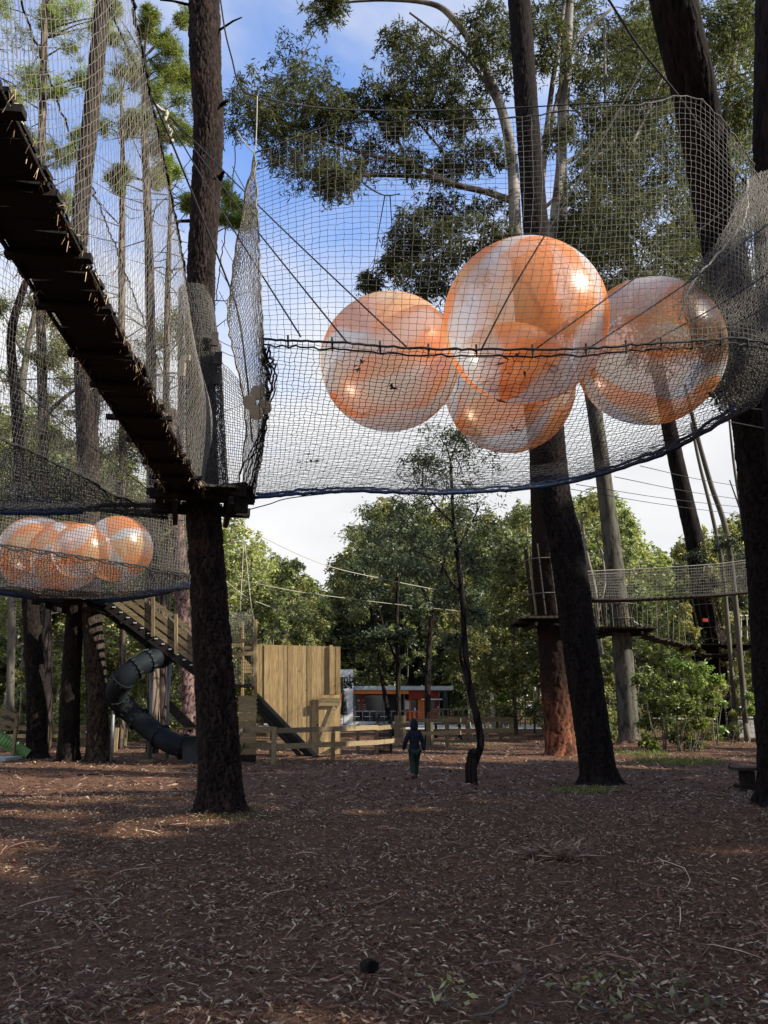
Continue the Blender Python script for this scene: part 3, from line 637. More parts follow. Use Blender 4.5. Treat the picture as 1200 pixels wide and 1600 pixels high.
gp = near_tree('gum_tree', 'smooth grey gum with torn reddish bark at its foot, ringed by wooden battens', [(984, 1162, 32), (978, 1080, 30), (970, 985, 30), (957, 860, 28), (945, 760, 25), (930, 650, 23), (906, 500, 21), (880, 370, 19), (878, 200, 16), (886, 20, 13), (888, -30, 12)], 34.8, M['torn_plates'], na=48, dz=.07, amp=.02, plate=(.3, 1.6), flare=.45, seed=33)
t4 = near_tree('gum_tree', 'leaning dark gum with wooden battens and a red tag above the right platform', [(1134, 1152, 32), (1116, 1018, 30), (1098, 934, 30), (1086, 850, 28), (1070, 780, 26), (1048, 680, 23), (1024, 560, 20), (990, 430, 16), (962, 300, 10), (950, 200, 6)], 40.0, M['dark_bark'], na=40, dz=.09, amp=.02, plate=(.2, .6), flare=.35, seed=35)

# crooked little tree in the clearing
e = thing('crooked_tree', 'thin crooked sapling rising from a black broken stump in the clearing', 'tree', (1.79, 16.58, 0))
mb = MB(); px_trunk(mb, [(737, 1228, 20), (736, 1200, 19), (739, 1178, 18), (737, 1170, 9)], 16.58, 10); mb.build('stump', M['dark_bark'], e, True)
mb = MB(); S = branches_px(mb, [[(740, 1196, 11), (746, 1180, 12), (751, 1160, 12), (745, 1120, 12), (733, 1070, 11), (726, 1000, 9), (722, 930, 9), (714, 860, 7), (708, 800, 6), (704, 720, 4)],
    [(733, 1070, 6), (722, 1040, 5), (719, 1015, 4), (726, 985, 3)], [(722, 930, 5), (700, 900, 4), (690, 880, 3)], [(714, 860, 4), (735, 820, 3), (750, 790, 2)], [(710, 820, 4), (680, 790, 3), (660, 760, 2)]], 16.58, 8)
mb2 = MB()
crown_px([(690, 690, 42), (722, 730, 40), (662, 720, 30), (745, 790, 38), (690, 780, 36), (652, 790, 34), (620, 830, 30), (725, 680, 24), (765, 830, 26), (710, 860, 30), (670, 850, 28), (745, 880, 22), (700, 920, 18), (742, 960, 14), (708, 1000, 12), (600, 860, 20)],
    16.8, 520, .115, .030, e, M['dark_leaf'], S, mb, jitter=.7, down=.5, grow=1.15, spray=(34, 22))
mb.build('trunk', M['dark_bark'], e, True)

# ------------------------------------------------------------------ tall gum behind the balls
e = thing('gum_tree', 'big spreading gum with pale forked trunks, hanging dark leaf clumps and blue sky behind', 'tree', (5.5, 24.5, 0))
mb = MB(); Y = 22.5
S = branches_px(mb, [
    [(880, 1165, 26, 29), (862, 900, 26, 28), (846, 760, 26, 27), (822, 560, 24, 25), (806, 370, 20), (800, 250, 17), (780, 160, 14), (745, 80, 13), (705, 25, 11), (670, 5, 8), (600, 0, 5), (520, 5, 3)],
    [(834, 560, 18, 25), (850, 450, 18, 23.5), (862, 380, 17), (876, 260, 15), (885, 130, 13), (890, 30, 11), (892, -30, 9)],
    [(806, 316, 11), (760, 300, 10), (715, 290, 9), (680, 278, 8), (620, 274, 7), (560, 274, 6), (545, 276, 5), (515, 300, 4), (487, 308, 2)],
    [(716, 290, 7), (650, 260, 7), (570, 240, 6), (500, 215, 5), (470, 200, 4), (430, 190, 3), (405, 190, 2)],
    [(636, 285, 4), (632, 240, 5), (605, 200, 5), (570, 170, 5), (545, 158, 4), (520, 160, 3)],
    [(708, 290, 4), (700, 250, 4), (665, 205, 4), (650, 190, 3), (600, 155, 2)],
    [(838, 420, 10), (850, 250, 9), (862, 140, 8), (880, 20, 7), (885, -40, 6)],
    [(848, 250, 8), (880, 120, 6), (905, 60, 6), (960, 10, 4)],
    [(800, 250, 7), (775, 160, 6), (730, 90, 6), (680, 50, 4), (640, 20, 3)],
    [(885, 160, 5), (940, 190, 4), (945, 35, 4)], [(875, 260, 6), (920, 230, 5), (975, 170, 4)],
    [(862, 380, 7), (940, 300, 6), (1000, 200, 5), (1060, 60, 4)], [(845, 330, 6), (900, 280, 5), (960, 220, 4)],
    [(800, 400, 4), (770, 385, 4), (735, 375, 3), (700, 395, 2)], [(560, 274, 3), (572, 290, 3), (600, 305, 2), (625, 303, 2)],
    [(500, 215, 3), (470, 240, 3), (430, 210, 2), (400, 170, 2)], [(520, 300, 2), (480, 275, 2), (410, 240, 1.5), (385, 200, 1.5)]], Y, 8)
gum_clumps = [(395, 140, 26), (380, 175, 26), (415, 180, 22), (470, 92, 34), (455, 120, 26), (440, 160, 24), (490, 150, 30), (455, 205, 28), (445, 225, 26), (500, 185, 26), (475, 245, 30), (520, 160, 26), (545, 165, 22),
    (555, 235, 28), (500, 275, 24), (535, 265, 24), (525, 285, 18), (590, 240, 20), (590, 145, 24), (615, 160, 24), (640, 125, 28), (668, 112, 30), (640, 175, 24), (690, 150, 30), (705, 180, 22), (720, 110, 28),
    (505, 12, 22), (520, 0, 15), (625, 60, 22), (650, 75, 22), (690, 75, 24), (745, 60, 28), (760, 30, 26), (735, 180, 22), (725, 235, 26), (760, 240, 22), (700, 265, 18), (640, 250, 20), (620, 190, 16),
    (665, 335, 30), (640, 355, 24), (700, 330, 26), (720, 360, 30), (640, 395, 26), (690, 390, 30), (650, 430, 26), (680, 450, 28), (725, 410, 24), (580, 440, 13), (615, 410, 14), (760, 330, 26), (775, 370, 20),
    (860, 50, 26), (915, 40, 34), (940, 85, 32), (900, 120, 26), (975, 60, 32), (950, 140, 34), (1000, 120, 32), (925, 180, 26), (975, 200, 32), (1015, 180, 34), (940, 250, 32), (985, 270, 36), (1030, 250, 32),
    (915, 300, 24), (950, 320, 36), (1005, 330, 38), (1040, 320, 30), (915, 370, 30), (960, 380, 38), (1010, 400, 40), (1055, 390, 34), (920, 430, 26), (970, 440, 30), (1040, 450, 34), (1080, 440, 26), (875, 210, 20), (890, 350, 18),
    (780, 120, 24), (800, 50, 22), (840, 90, 22), (1000, 30, 30), (850, 20, 24)]
mb2 = mb
crown_px(gum_clumps, Y, 900, .23, .048, e, M['gum_leaf'], S, mb, jitter=1.8, down=.8, grow=1.25, spray=(46, 25))
mb.build('trunk', M['pale_bark'], e, True)
e = thing('gum_tree', 'pale foliage gum at the upper right, seen beside the leaning dark trunk', 'tree', (14, 30, 0))
mb = MB(); S = branches_px(mb, [[(1225, 1150, 26, 30), (1200, 700, 22, 28), (1150, 420, 18, 27), (1142, 320, 16), (1135, 200, 14), (1150, 60, 10), (1165, -20, 8)], [(1120, 400, 8), (1070, 300, 6), (1010, 180, 4)], [(1135, 200, 7), (1190, 120, 4)], [(1135, 250, 6), (1080, 150, 4), (1050, 60, 3)]], 27, 8)
crown_px([(1130, 90, 34), (1160, 40, 34), (1180, 130, 34), (1140, 180, 38), (1180, 220, 36), (1100, 30, 30), (1010, 60, 30), (1080, 230, 34), (1150, 270, 40), (1190, 320, 30), (1060, 180, 28), (1110, 310, 36), (1175, 0, 30), (1050, 130, 26), (1120, 420, 34), (1080, 500, 30), (1150, 500, 30), (1020, 480, 26), (1130, 580, 26)]+[(890+310*((k*.618) % 1), 10+600*((k*.7548) % 1), 30, 29) for k in range(32)],
    27, 1300, .26, .06, e, M['gum_leaf'], S, mb, jitter=2, grow=1.35, spray=(70, 26))
mb.build('trunk', M['pale_bark'], e, True)

# ------------------------------------------------------------------ pines and gum behind the long net on the left
def left_pine(label, pl, Y, clumps, bare, mat='brown_bark', per=26):
    p = P(pl[0][0], pl[0][1], Y)
    e = thing('pine_tree', label, 'tree', (p.x, p.y, 0), 'pines behind the walkway net')
    mb = MB(); px_trunk(mb, pl, Y, 10)
    rd = random.Random(len(pl)*31+int(Y*10))
    S = catmull([tuple(P(q[0], q[1], Y)) for q in pl], 60)
    for k in range(bare):                                    # dead side branches
        i = rd.randint(18, 56); s = Vector(S[i]); a = rd.uniform(0, 2*PI); Ln = rd.uniform(.8, 2.6)
        d = Vector((math.cos(a), math.sin(a), rd.uniform(-.1, .45)))
        m_ = s+d*Ln*.5+Vector((0, 0, rd.uniform(-.2, .2))); t_ = s+d*Ln+Vector((0, 0, rd.uniform(-.3, .3)))
        mb.tube([s, m_, t_], [.035, .022, .008], 4, False)
        for h in range(2): q = m_.lerp(t_, rd.random()); mb.tube([q, q+Vector((rd.uniform(-.5, .5), rd.uniform(-.5, .5), rd.uniform(-.3, .4)))], [.012, .005], 3, False)
    for c in clumps:
        p = P(c[0], c[1], Y); s = min((Vector(q) for q in S), key=lambda q: (q-p).length+abs(q.z-p.z+1)*.5); mb.tube([s, s.lerp(p, .6)+Vector((0, 0, .1)), p], [.05, .03, .012], 4, False)
    mb.build('trunk', M[mat], e, True)
    needle_crown(clumps, Y, per, .19, e, M['pine_leaf'])
left_pine('tall pine with a bright green lit crown left of the front trunk', [(240, 1140, 20), (238, 900, 18), (236, 560, 15), (233, 400, 14), (226, 200, 11), (225, 90, 8)], 27,
    [(262, 80, 26), (275, 120, 34), (250, 110, 26), (285, 160, 30), (240, 150, 26), (270, 200, 28), (292, 210, 22), (235, 190, 20), (230, 50, 18), (255, 60, 18), (290, 120, 22), (240, 230, 18)]+[(180+115*((k*.618) % 1), 20+330*((k*.7548) % 1), 17, 29) for k in range(16)], 22, per=60)
left_pine('pine behind the front trunk with a lit clump of needles showing to its right', [(318, 1130, 18), (316, 800, 16), (314, 500, 14), (318, 300, 12)], 26,
    [(365, 320, 22), (350, 295, 16), (385, 330, 16), (372, 350, 18), (350, 340, 16), (300, 320, 20)], 10, per=70)
left_pine('slim pine with a forked middle behind the long net', [(190, 1150, 10), (192, 900, 10), (190, 560, 10), (190, 400, 11), (192, 260, 8), (190, 150, 5)], 30,
    [(180, 150, 22), (200, 190, 20), (165, 200, 18), (190, 110, 20), (205, 80, 20), (175, 60, 18)], 34, per=40)
left_pine('dark topped pine in the upper left corner behind the net', [(76, 1130, 14), (68, 700, 16), (62, 400, 15), (66, 200, 12), (70, 20, 10), (72, -60, 8)], 29,
    [(40, 60, 32), (80, 30, 32), (110, 70, 26), (60, 120, 28), (20, 150, 26), (90, 140, 22), (70, 230, 26), (40, 270, 22), (95, 250, 20), (110, 10, 26), (150, 30, 24), (120, 130, 20)]+[(175*((k*.618) % 1), 10+400*((k*.7548) % 1), 20, 31) for k in range(18)], 24, per=46)
left_pine('straight bare pine with broken stubs between the net and the front trunk', [(255, 1130, 14), (258, 700, 11), (262, 450, 9), (266, 330, 6), (268, 240, 4)], 33, [(262, 250, 14), (275, 270, 12), (255, 280, 12)], 46, per=30)
e = thing('gum_tree', 'gum with yellow green leaves behind the net at the left border', 'tree', (-17, 31, 0))
mb = MB(); S = branches_px(mb, [[(15, 1135, 12, 31), (20, 900, 12), (28, 700, 12), (40, 560, 10), (60, 470, 8), (75, 420, 5)], [(28, 700, 8), (80, 640, 7), (130, 600, 5), (160, 590, 4)], [(22, 800, 8), (90, 760, 6), (150, 720, 5), (220, 690, 4)], [(40, 560, 6), (10, 500, 4)]], 31, 7)
crown_px([(50, 470, 26), (80, 500, 24), (30, 520, 26), (95, 545, 26), (60, 560, 26), (110, 590, 26), (20, 590, 26), (70, 620, 28), (130, 640, 28), (30, 660, 28), (165, 610, 20), (90, 690, 30), (150, 700, 30), (50, 740, 32), (200, 680, 26), (110, 760, 32), (190, 740, 30), (235, 720, 26), (160, 790, 30), (20, 790, 28)]+[(-10+300*((k*.618) % 1), 480+600*((k*.7548) % 1), 34, 33) for k in range(34)]+[(250, 770, 26), (220, 810, 30), (70, 820, 28), (270, 830, 26), (240, 860, 24)],
    31, 330, .21, .055, e, M['olive_leaf'], S, mb, jitter=2.5)
mb.build('trunk', M['thin_bark'], e, True)

# ------------------------------------------------------------------ trees in the middle ground
def mid_tree(name, label, brs, Y, clumps, leaf, bark, per=300, ls=.2, lw=.055, jitter=1.6, group=None):
    p = P(brs[0][0][0], brs[0][0][1], Y)
    e = thing(name, label, 'tree', (p.x, p.y, 0), group)
    mb = MB(); q0 = brs[0][0]; pb = P(q0[0], q0[1], Y); mb.tube([Vector((pb.x, pb.y, -.2)), pb], q0[2]/2*mpp(pb), 8)
    S = branches_px(mb, brs, Y, 7)
    if clumps: crown_px(clumps, Y, per, ls, lw, e, M[leaf], S, mb, jitter=jitter)
    mb.build('trunk', M[bark], e, True); return e
mid_tree('gum_tree', 'dark straight young gum directly in front of the cafe', [[(622, 1150, 9), (622, 1060, 8), (620, 980, 6), (622, 900, 5), (626, 820, 4)], [(622, 1040, 4), (600, 980, 3), (590, 940, 2)], [(621, 1000, 4), (650, 940, 3)]], 42,
    [(600, 830, 34), (630, 800, 32), (580, 870, 34), (620, 880, 36), (655, 860, 32), (570, 930, 30), (610, 940, 32), (650, 930, 30), (590, 990, 24), (560, 890, 26), (640, 990, 20)], 'dark_leaf', 'dark_bark', 420, .26, .07)
mid_tree('gum_tree', 'leaning dark stem left of the straight gum by the cafe', [[(616, 1152, 8), (606, 1110, 7), (597, 1060, 6), (588, 1000, 5), (575, 930, 4), (560, 860, 3)]], 44,
    [(560, 840, 30), (580, 800, 28), (548, 890, 28), (575, 900, 28), (600, 1020, 18), (560, 960, 22)], 'forest_leaf', 'dark_bark', 380, .26, .07)
mid_tree('gum_tree', 'brown trunked gum between the barred gate and the crooked sapling', [[(668, 1158, 10), (668, 1080, 10), (670, 1020, 9), (676, 950, 7), (688, 900, 5), (700, 850, 3), (706, 815, 2)], [(676, 950, 4), (650, 900, 3), (640, 860, 2)]], 33,
    [(690, 840, 30), (715, 800, 28), (655, 830, 30), (730, 860, 26), (640, 880, 26), (675, 900, 26), (705, 920, 24), (650, 950, 20), (735, 930, 20)], 'dark_leaf', 'dark_bark', 420, .2, .055)
mid_tree('gum_tree', 'white forked gum behind the dark leaning trunk', [[(949, 1150, 12), (949, 1100, 11), (948, 1070, 11), (940, 1025, 8), (934, 980, 7), (929, 920, 7), (918, 870, 6), (909, 815, 5)], [(948, 1072, 9), (962, 1060, 7), (966, 1020, 6), (960, 960, 5), (955, 900, 4), (930, 840, 3)], [(934, 960, 5), (945, 910, 4), (940, 860, 3)]], 38,
    [(915, 800, 24), (940, 830, 22), (900, 850, 20), (930, 790, 20)], 'olive_leaf', 'pale_bark', 200, .26, .07)
for i, (brs, lab) in enumerate([
    ([[(1165, 1130, 9), (1150, 950, 9), (1135, 831, 9), (1112, 760, 8), (1092, 690, 7), (1070, 600, 5)], ], 'slender dark trunk right of the battened tree, thickest of the leaning group'),
    ([[(1150, 1130, 7), (1130, 900, 7), (1114, 810, 6), (1092, 720, 5), (1080, 660, 4)]], 'slender trunk in the leaning group, on its left edge'),
    ([[(1180, 1120, 6), (1170, 900, 6), (1158, 800, 5), (1146, 720, 4), (1138, 640, 3)], [(1158, 800, 3), (1140, 750, 2)]], 'thin pale stem of the leaning group nearest the right border trunk')]):
    mid_tree('gum_tree', lab, brs, 36+i*2, [(1150-30*i, 880, 24), (1130, 850, 22), (1170, 830, 20)] if i == 0 else ([(1165, 900, 20), (1150, 940, 18)] if i == 2 else [(1090, 870, 20), (1105, 910, 18), (1085, 1000, 20)]), 'dark_leaf', 'mid_bark', 260, .26, .07, group='slender leaning trunks on the right')

# ------------------------------------------------------------------ background forest, tree by tree
sky_prof = [(-200, 640), (0, 660), (250, 740), (300, 815), (370, 812), (410, 850), (440, 868), (490, 880), (525, 868), (555, 840), (600, 800), (700, 800), (760, 798), (800, 800), (850, 790), (930, 775), (990, 775), (1030, 830), (1060, 868), (1090, 850), (1130, 810), (1200, 800), (1400, 760)]
def top_of(px): return float(np.interp(px, [a[0] for a in sky_prof], [a[1] for a in sky_prof]))
LAB = {('gum', 'olive_leaf'): 'tall gum with sunlit olive crown in the forest edge', ('gum', 'forest_leaf'): 'tall gum with green crown in the forest edge',
       ('dense', 'forest_leaf'): 'leafy green tree of the forest wall, foliage down to its foot', ('dense', 'dark_leaf'): 'dark leafy tree of the forest wall',
       ('bush', 'forest_leaf'): 'low green sapling at the foot of the forest', ('bush', 'olive_leaf'): 'low yellow green sapling at the foot of the forest',
       ('pole', 'olive_leaf'): 'slim pale stemmed young gum among the forest trunks', ('pole', 'forest_leaf'): 'slim grey stemmed young gum among the forest trunks'}
rd = random.Random(5)
def put(kind, i, bark, leaf, px, Y, h, wide=1.0):
    x = P(px, 1100, Y).x
    zone = ' behind the tube slide' if px < 330 else ' behind the boarded tower' if px < 545 else ' behind the cafe' if px < 725 else ' right of the crooked sapling' if px < 890 else ' behind the net bridge'
    far_tree(kind, i, bark, leaf, x, Y, h, LAB[(kind, leaf)].replace(' in the forest edge', '').replace(' among the forest trunks', '').replace(', foliage down to its foot', '')+zone, LAB[(kind, leaf)].replace(' gum', ' gums').replace(' tree ', ' trees ').replace(' sapling', ' saplings'), {'bush': 'sapling'}.get(kind, 'gum_tree' if kind in ('gum', 'pole') else 'forest_tree'), wide)
def hfor(px, Y, f=1.0): 
    return P(px, top_of(px)+(1-f)*300, Y).z
px = -160
k = 0
while px < 1400:                                             # skyline row
    Y = rd.uniform(56, 74)
    if 480 < px < 735: Y = rd.uniform(84, 92)
    gk = 'gum' if (px > 700 or rd.random() < .45) else 'dense'
    lf = 'olive_leaf' if (gk == 'gum' and rd.random() < .7) else 'forest_leaf'
    put(gk, k % 3, 'stem_bark' if gk == 'gum' else 'thin_bark', lf, px, Y, hfor(px, Y, rd.uniform(.9, 1.02)), rd.uniform(.9, 1.15)); px += rd.uniform(24, 40); k += 1
px = -120
while px < 1350:                                             # nearer, lower row, leafy to the ground
    Y = rd.uniform(44, 54)
    if 400 < px < 745: Y = rd.uniform(82, 86)
    put('dense', k % 3, 'thin_bark', 'forest_leaf' if rd.random() < .75 else 'dark_leaf', px, Y, hfor(px, Y, rd.uniform(.62, .86)), rd.uniform(.8, 1.1)); px += rd.uniform(48, 80); k += 1
px = -100
while px < 1330:                                             # stems in front
    Y = rd.uniform(37, 56)
    if 505 < px < 725: Y = rd.uniform(80, 88)
    put('pole', k % 3, 'stem_bark' if rd.random() < .65 else 'mid_bark', 'olive_leaf' if rd.random() < .4 else 'forest_leaf', px, Y, hfor(px, Y, rd.uniform(.6, .98)), rd.uniform(.7, 1.1)); px += rd.uniform(9, 22) if px < 340 else rd.uniform(12, 30); k += 1
px = -80
while px < 1300:
    Y = rd.uniform(36, 50)
    if 455 < px < 870 or 330 < px < 420: Y = rd.uniform(80, 90)
    put('bush', k % 3, 'thin_bark', 'forest_leaf' if rd.random() < .65 else 'olive_leaf', px, Y, rd.uniform(2.2, 6.0)*Y/46, rd.uniform(.9, 1.4)); px += rd.uniform(22, 44); k += 1
# trees outside the frame whose crowns shade the clearing
OPEN = [(G(x, y)+Vector((0, 0, z)), r_) for x, y, z, r_ in [(150, 1290, 0, .45), (220, 1300, 0, .55), (300, 1284, 0, .45), (60, 1300, 0, .3), (300, 1600, 0, .22), (380, 1592, 0, .30), (470, 1582, 0, .26), (560, 1600, 0, .22), (150, 1612, 0, .2),
    (380, 1235, .3, .16), (640, 1262, 0, .3), (560, 1268, 0, .28), (1150, 1330, 0, .35), (1080, 1345, 0, .25), (960, 1330, 0, .22), (260, 1500, 0, .12), (420, 1210, 0, .5), (690, 1200, 0, .7), (850, 1185, 0, .8), (1000, 1200, 0, .7), (1100, 1185, 0, 1.0), (800, 1168, 0, 1.6), (1150, 1165, 0, 1.4)]]+[(Vector((10.4, 27.5, 1.6)), 2.6), (Vector((12.5, 28, 1)), 1.4), (Vector((6.3, 25.8, 1.2)), 1.3), (Vector((11, 33.5, 1.5)), 1.2)]
for i, (x, y, h, wd) in enumerate([(15, 0, 12.5, 1.5), (19, 5, 14, 1.5), (14, -8, 15, 1.5), (21, -4, 17, 1.5), (17, -13, 18, 1.5), (25, 9, 16, 1.4), (9, -9, 12, 1.4), (17.3, 12.3, 17.2, .85), (28, 0, 20, 1.5), (11, -15, 17, 1.3), (31, 14, 17, 1.4), (24, -12, 21, 1.5), (13.5, 4, 11.5, 1.3), (17, -3.5, 14, 1.4), (23, 3, 18, 1.4), (20, -9, 18, 1.4), (12, -11.5, 14.5, 1.3), (28, -8, 21, 1.5), (16, -17, 19, 1.4), (10.5, -5, 10.5, 1.1)]):
    x, y = x*.9563-(y-9)*.2924, 9+x*.2924+(y-9)*.9563
    e = far_tree('dense' if i % 2 else 'gum', i % 3, 'brown_bark', 'dark_leaf' if i % 2 else 'forest_leaf', x, y, h, 'tall leafy tree beside the clearing that throws its shade over the mulch', 'shade trees beside the clearing', 'shade_tree', wd)
    # each of these crowns is a mesh of its own, with leaves cut away along sun rays to place the sun flecks
    cr_o = [c for c in e.children if c.name.startswith('crown')][0]; src = cr_o.data; nv = len(src.vertices); co = np.empty(nv*3, np.float32); src.vertices.foreach_get('co', co); co = co.reshape(-1, 4, 3)
    MW = Matrix.LocRotScale(e.location, e.rotation_euler, e.scale); mid = co.mean(1) @ np.array(MW.to_3x3()).T+np.array(e.location); keep = np.ones(len(mid), bool); sv = np.array(SUN)
    for (q, r_) in OPEN:
        d_ = mid-np.array(q); t_ = d_ @ sv; dist = np.linalg.norm(d_-t_[:, None]*sv, axis=1); keep &= dist > r_*(1+.35*np.sin(d_[:, 0]*4)*np.sin(d_[:, 1]*5))
    keep &= np.arange(len(keep)) % 20 < 11; cc = co.mean(1, keepdims=True); co = cc+(co-cc)*1.36
    V = co[keep].reshape(-1, 3); me = bpy.data.meshes.new('crown'); me.from_pydata(V.tolist(), [], np.arange(len(V)).reshape(-1, 4).tolist()); me.materials.append(M['dark_leaf' if i % 2 else 'forest_leaf']); cr_o.data = me; cr_o.material_slots[0].link = 'DATA'
# far forest mass closing the gaps
rng = np.random.default_rng(77); n = 52000
a = rng.uniform(-70, 70, n); Y = rng.uniform(92, 112, n); X = a/60*62*1.25; pxs = 600+X/Y*FPX/ CP
tops = np.interp(pxs, [q[0] for q in sky_prof], [q[1] for q in sky_prof])+18
el = PITCH+np.arctan((800-tops)/FPX); H = CAMZ+Y*np.tan(el); H = H*(.9+.1*np.sin(X*.9)+.06*np.sin(X*2.3))
C = np.stack([X, Y, H*rng.uniform(0, 1, n)**.75], -1)
V, F = leaf_cloud(C, 1.0, .5, .2, rng)
o = mesh_np('forest', V, F, M['forest_leaf']); tag(o, 'far green wood closing the view behind the clearing', 'forest', kind='stuff')

# ------------------------------------------------------------------ plank walkway overhead
def edge_x(Y): return -1.98-.0962*(Y-3.29)                   # its right edge; it is .66 m wide
wk = thing('rope_walkway', 'dark plank walkway hanging overhead from the upper left corner to the front pine', 'walkway', (-1.8, .6, Zf))
pm = []
rd = random.Random(3)
wdir = Vector((-.0962, 1, 0)).normalized(); wn = Vector((1, .0962, 0)).normalized()
for v in range(4):                                           # plank shapes shared by the copies
    mb = MB(); mb.box((0, 0, 0), (.50+.025*v, .120, .032)); me = bpy.data.meshes.new('plank'); me.from_pydata(mb.v, [], mb.f); me.materials.append(M['old_wood']); pm.append(me)
def sag(Y): return Zf-.06*math.sin(min(1, max(0, (Y-.4)/11.3))*PI)
Y = .7
while Y < 11.9:
    c = Vector((edge_x(Y)-.325, Y, sag(Y)+rd.uniform(-.006, .006)))
    o = link('plank', pm[rd.randrange(4)], None, wk); o.location = c-Vector(wk.location)+wn*rd.uniform(-.025, .03)
    o.rotation_euler = (rd.uniform(-.03, .03), rd.uniform(-.02, .02), math.atan(.0962)+rd.uniform(-.04, .04)); Y += .128+rd.uniform(-.003, .005); k += 1
Y = 1.2
while Y < 11.8:                                              # bearers that stick out on both sides
    c = Vector((edge_x(Y)-.325, Y, sag(Y)-.05)); mb = MB(); mb.box(c+wn*rd.uniform(-.03, .03), (.62+rd.uniform(-.05, .12), .075, .05), rz=math.atan(.0962)); mb.build('bearer', M['old_wood'], wk); Y += rd.uniform(.7, 1.0)
for s_ in (-.03, -.54):
    rope('cable', [(edge_x(Y_)-.04+s_, Y_, sag(Y_)-.03) for Y_ in (.7, 4, 8, 11.9)], .02, M['rope_dark'], wk, n=30)
# needles and bark strings caught on its edges
mb = MB()
for k in range(900):
    Y_ = rd.uniform(2.5, 11.8); s_ = rd.choice((-.06, -.59)); p = Vector((edge_x(Y_)+s_+rd.uniform(-.05, .05), Y_, sag(Y_)+rd.uniform(-.03, .03)))
    d = Vector((rd.uniform(-.5, .5), rd.uniform(-.5, .5), -rd.random()*1.1)).normalized()*rd.uniform(.04  , .14); mb.tube([p, p+d*.5+Vector((0, 0, .01)), p+d], [.0035, .003, .0015], 3, False)
o = mb.build('caught_needles', M['litter'], wk); o['kind'] = 'stuff'
def platform(label, pl, Y, zt, w_, d_, name='tree_platform', rz=0., hole=.3, mat='deck_wood', pw=.13, th=.04, group='small plank platforms round the trunks', nb=3):
    """deck of single planks round a trunk centre (x,y)"""
    x, y = pl; e = thing(name, label, 'platform', (x, y, zt), group); rdd = random.Random(int(x*100+y*10)); cr_, sr = math.cos(rz), math.sin(rz)
    def W(u, v, z): return Vector((x+u*cr_-v*sr, y+u*sr+v*cr_, zt+z))
    n = max(3, int(w_/pw))
    for i in range(n):
        u = -w_/2+(i+.5)*w_/n
        segs = [(-d_/2-rdd.uniform(0, .08), d_/2+rdd.uniform(0, .08))] if abs(u) > hole else [(-d_/2-rdd.uniform(0, .08), -hole-.02), (hole+.02, d_/2+rdd.uniform(0, .08))]
        for a, b in segs:
            mb = MB(); mb.bar(W(u, a, rdd.uniform(-.006, .006)), W(u, b, rdd.uniform(-.006, .006)), w_/n-.012, th); mb.build('plank', M[mat], e)
    for j in range(nb):
        v = (-.5+(j+.5)/nb)*d_*(1.0)
        if abs(v) < hole+.04: v = (hole+.08)
        for q in ([v, -v] if nb == 3 and j == 1 else [v]):
            mb = MB(); mb.bar(W(-w_/2-.05, q, -.09), W(w_/2+.05, q, -.09), .07, .13); mb.build('joist', M['old_wood'], e)
    for s_ in (-1, 1):
        mb = MB(); mb.bar(W(s_*(hole+.1), -d_/2-.04, -.22), W(s_*(hole+.1), d_/2+.04, -.22), .08, .12); mb.build('bearer', M['old_wood'], e)
    return e
c = P(316, 790, 12.14)
pf = platform('splintered dark platform round the front pine where the walkway ends', (c.x, c.y), 0, Zf+.0, 1.5, 1.6, rz=.25, hole=.32, nb=3)
for (a, b, wd) in [((362, 768), (388, 772), .12), ((340, 762), (386, 757), .06), ((232, 768), (262, 772), .10)]:   # rough ends and blocks
    mb = MB(); mb.bar(P(*a, 11.6), P(*b, 11.5), .12, wd); mb.build('block', M['old_wood'], pf)
mb = MB(); mb.box(P(377, 788, 11.6), (.20, .12, .26), rz=.3); mb.build('bracket_block', M['old_wood'], pf)

# ------------------------------------------------------------------ long walkway nets
def wall_pts(off, Ys, zs):
    return [[Vector((edge_x(Y_)+off, Y_, z+(sag(Y_)-Zf if z < 5 else 0))) for Y_ in Ys] for z in zs]
Ys = [1.5, 4, 6, 8, 10, 11.6]
e = thing('walkway_net', 'tall dark knotted net along the right side of the overhead walkway', 'net', (-2, 4, Zf))
rows = [[Vector((edge_x(Y_)-.06, Y_, sag(Y_))) for Y_ in Ys], [Vector((edge_x(Y_)+.05, Y_, 5.9)) for Y_ in Ys], [Vector((edge_x(Y_)-.02+q, Y_, z)) for Y_, z, q in zip(Ys, (8.0, 7.5, 7.15, 6.85, 6.6, 6.9), (.1, .1, .06, .05, -.05, -.2))]]
g = netting('netting', rows, 230, 44, .0023, M['net_pale'], e, diamond=True, wob=.0025, warp=.03)
hem('top_rope', g[-1], .018, M['rope_dark'], e); hem('bottom_rope', g[0], .010, M['rope_dark'], e)
e = thing('walkway_net', 'sagging net on the left side of the overhead walkway', 'net', (-3, 4, Zf))
rows = [[Vector((edge_x(Y_)-.62, Y_, Zf)) for Y_ in Ys], [Vector((edge_x(Y_)-.86, Y_, 6.0)) for Y_ in Ys], [Vector((edge_x(Y_)-.78, Y_, z)) for Y_, z in zip(Ys, (7.3, 7.1, 6.95, 6.9, 6.8, 6.7))]]
g = netting('netting', rows, 190, 36, .0025, M['net'], e, diamond=True, wob=.003, seed=5, warp=.05)
hem('top_rope', g[-1], .010, M['rope_dark'], e)
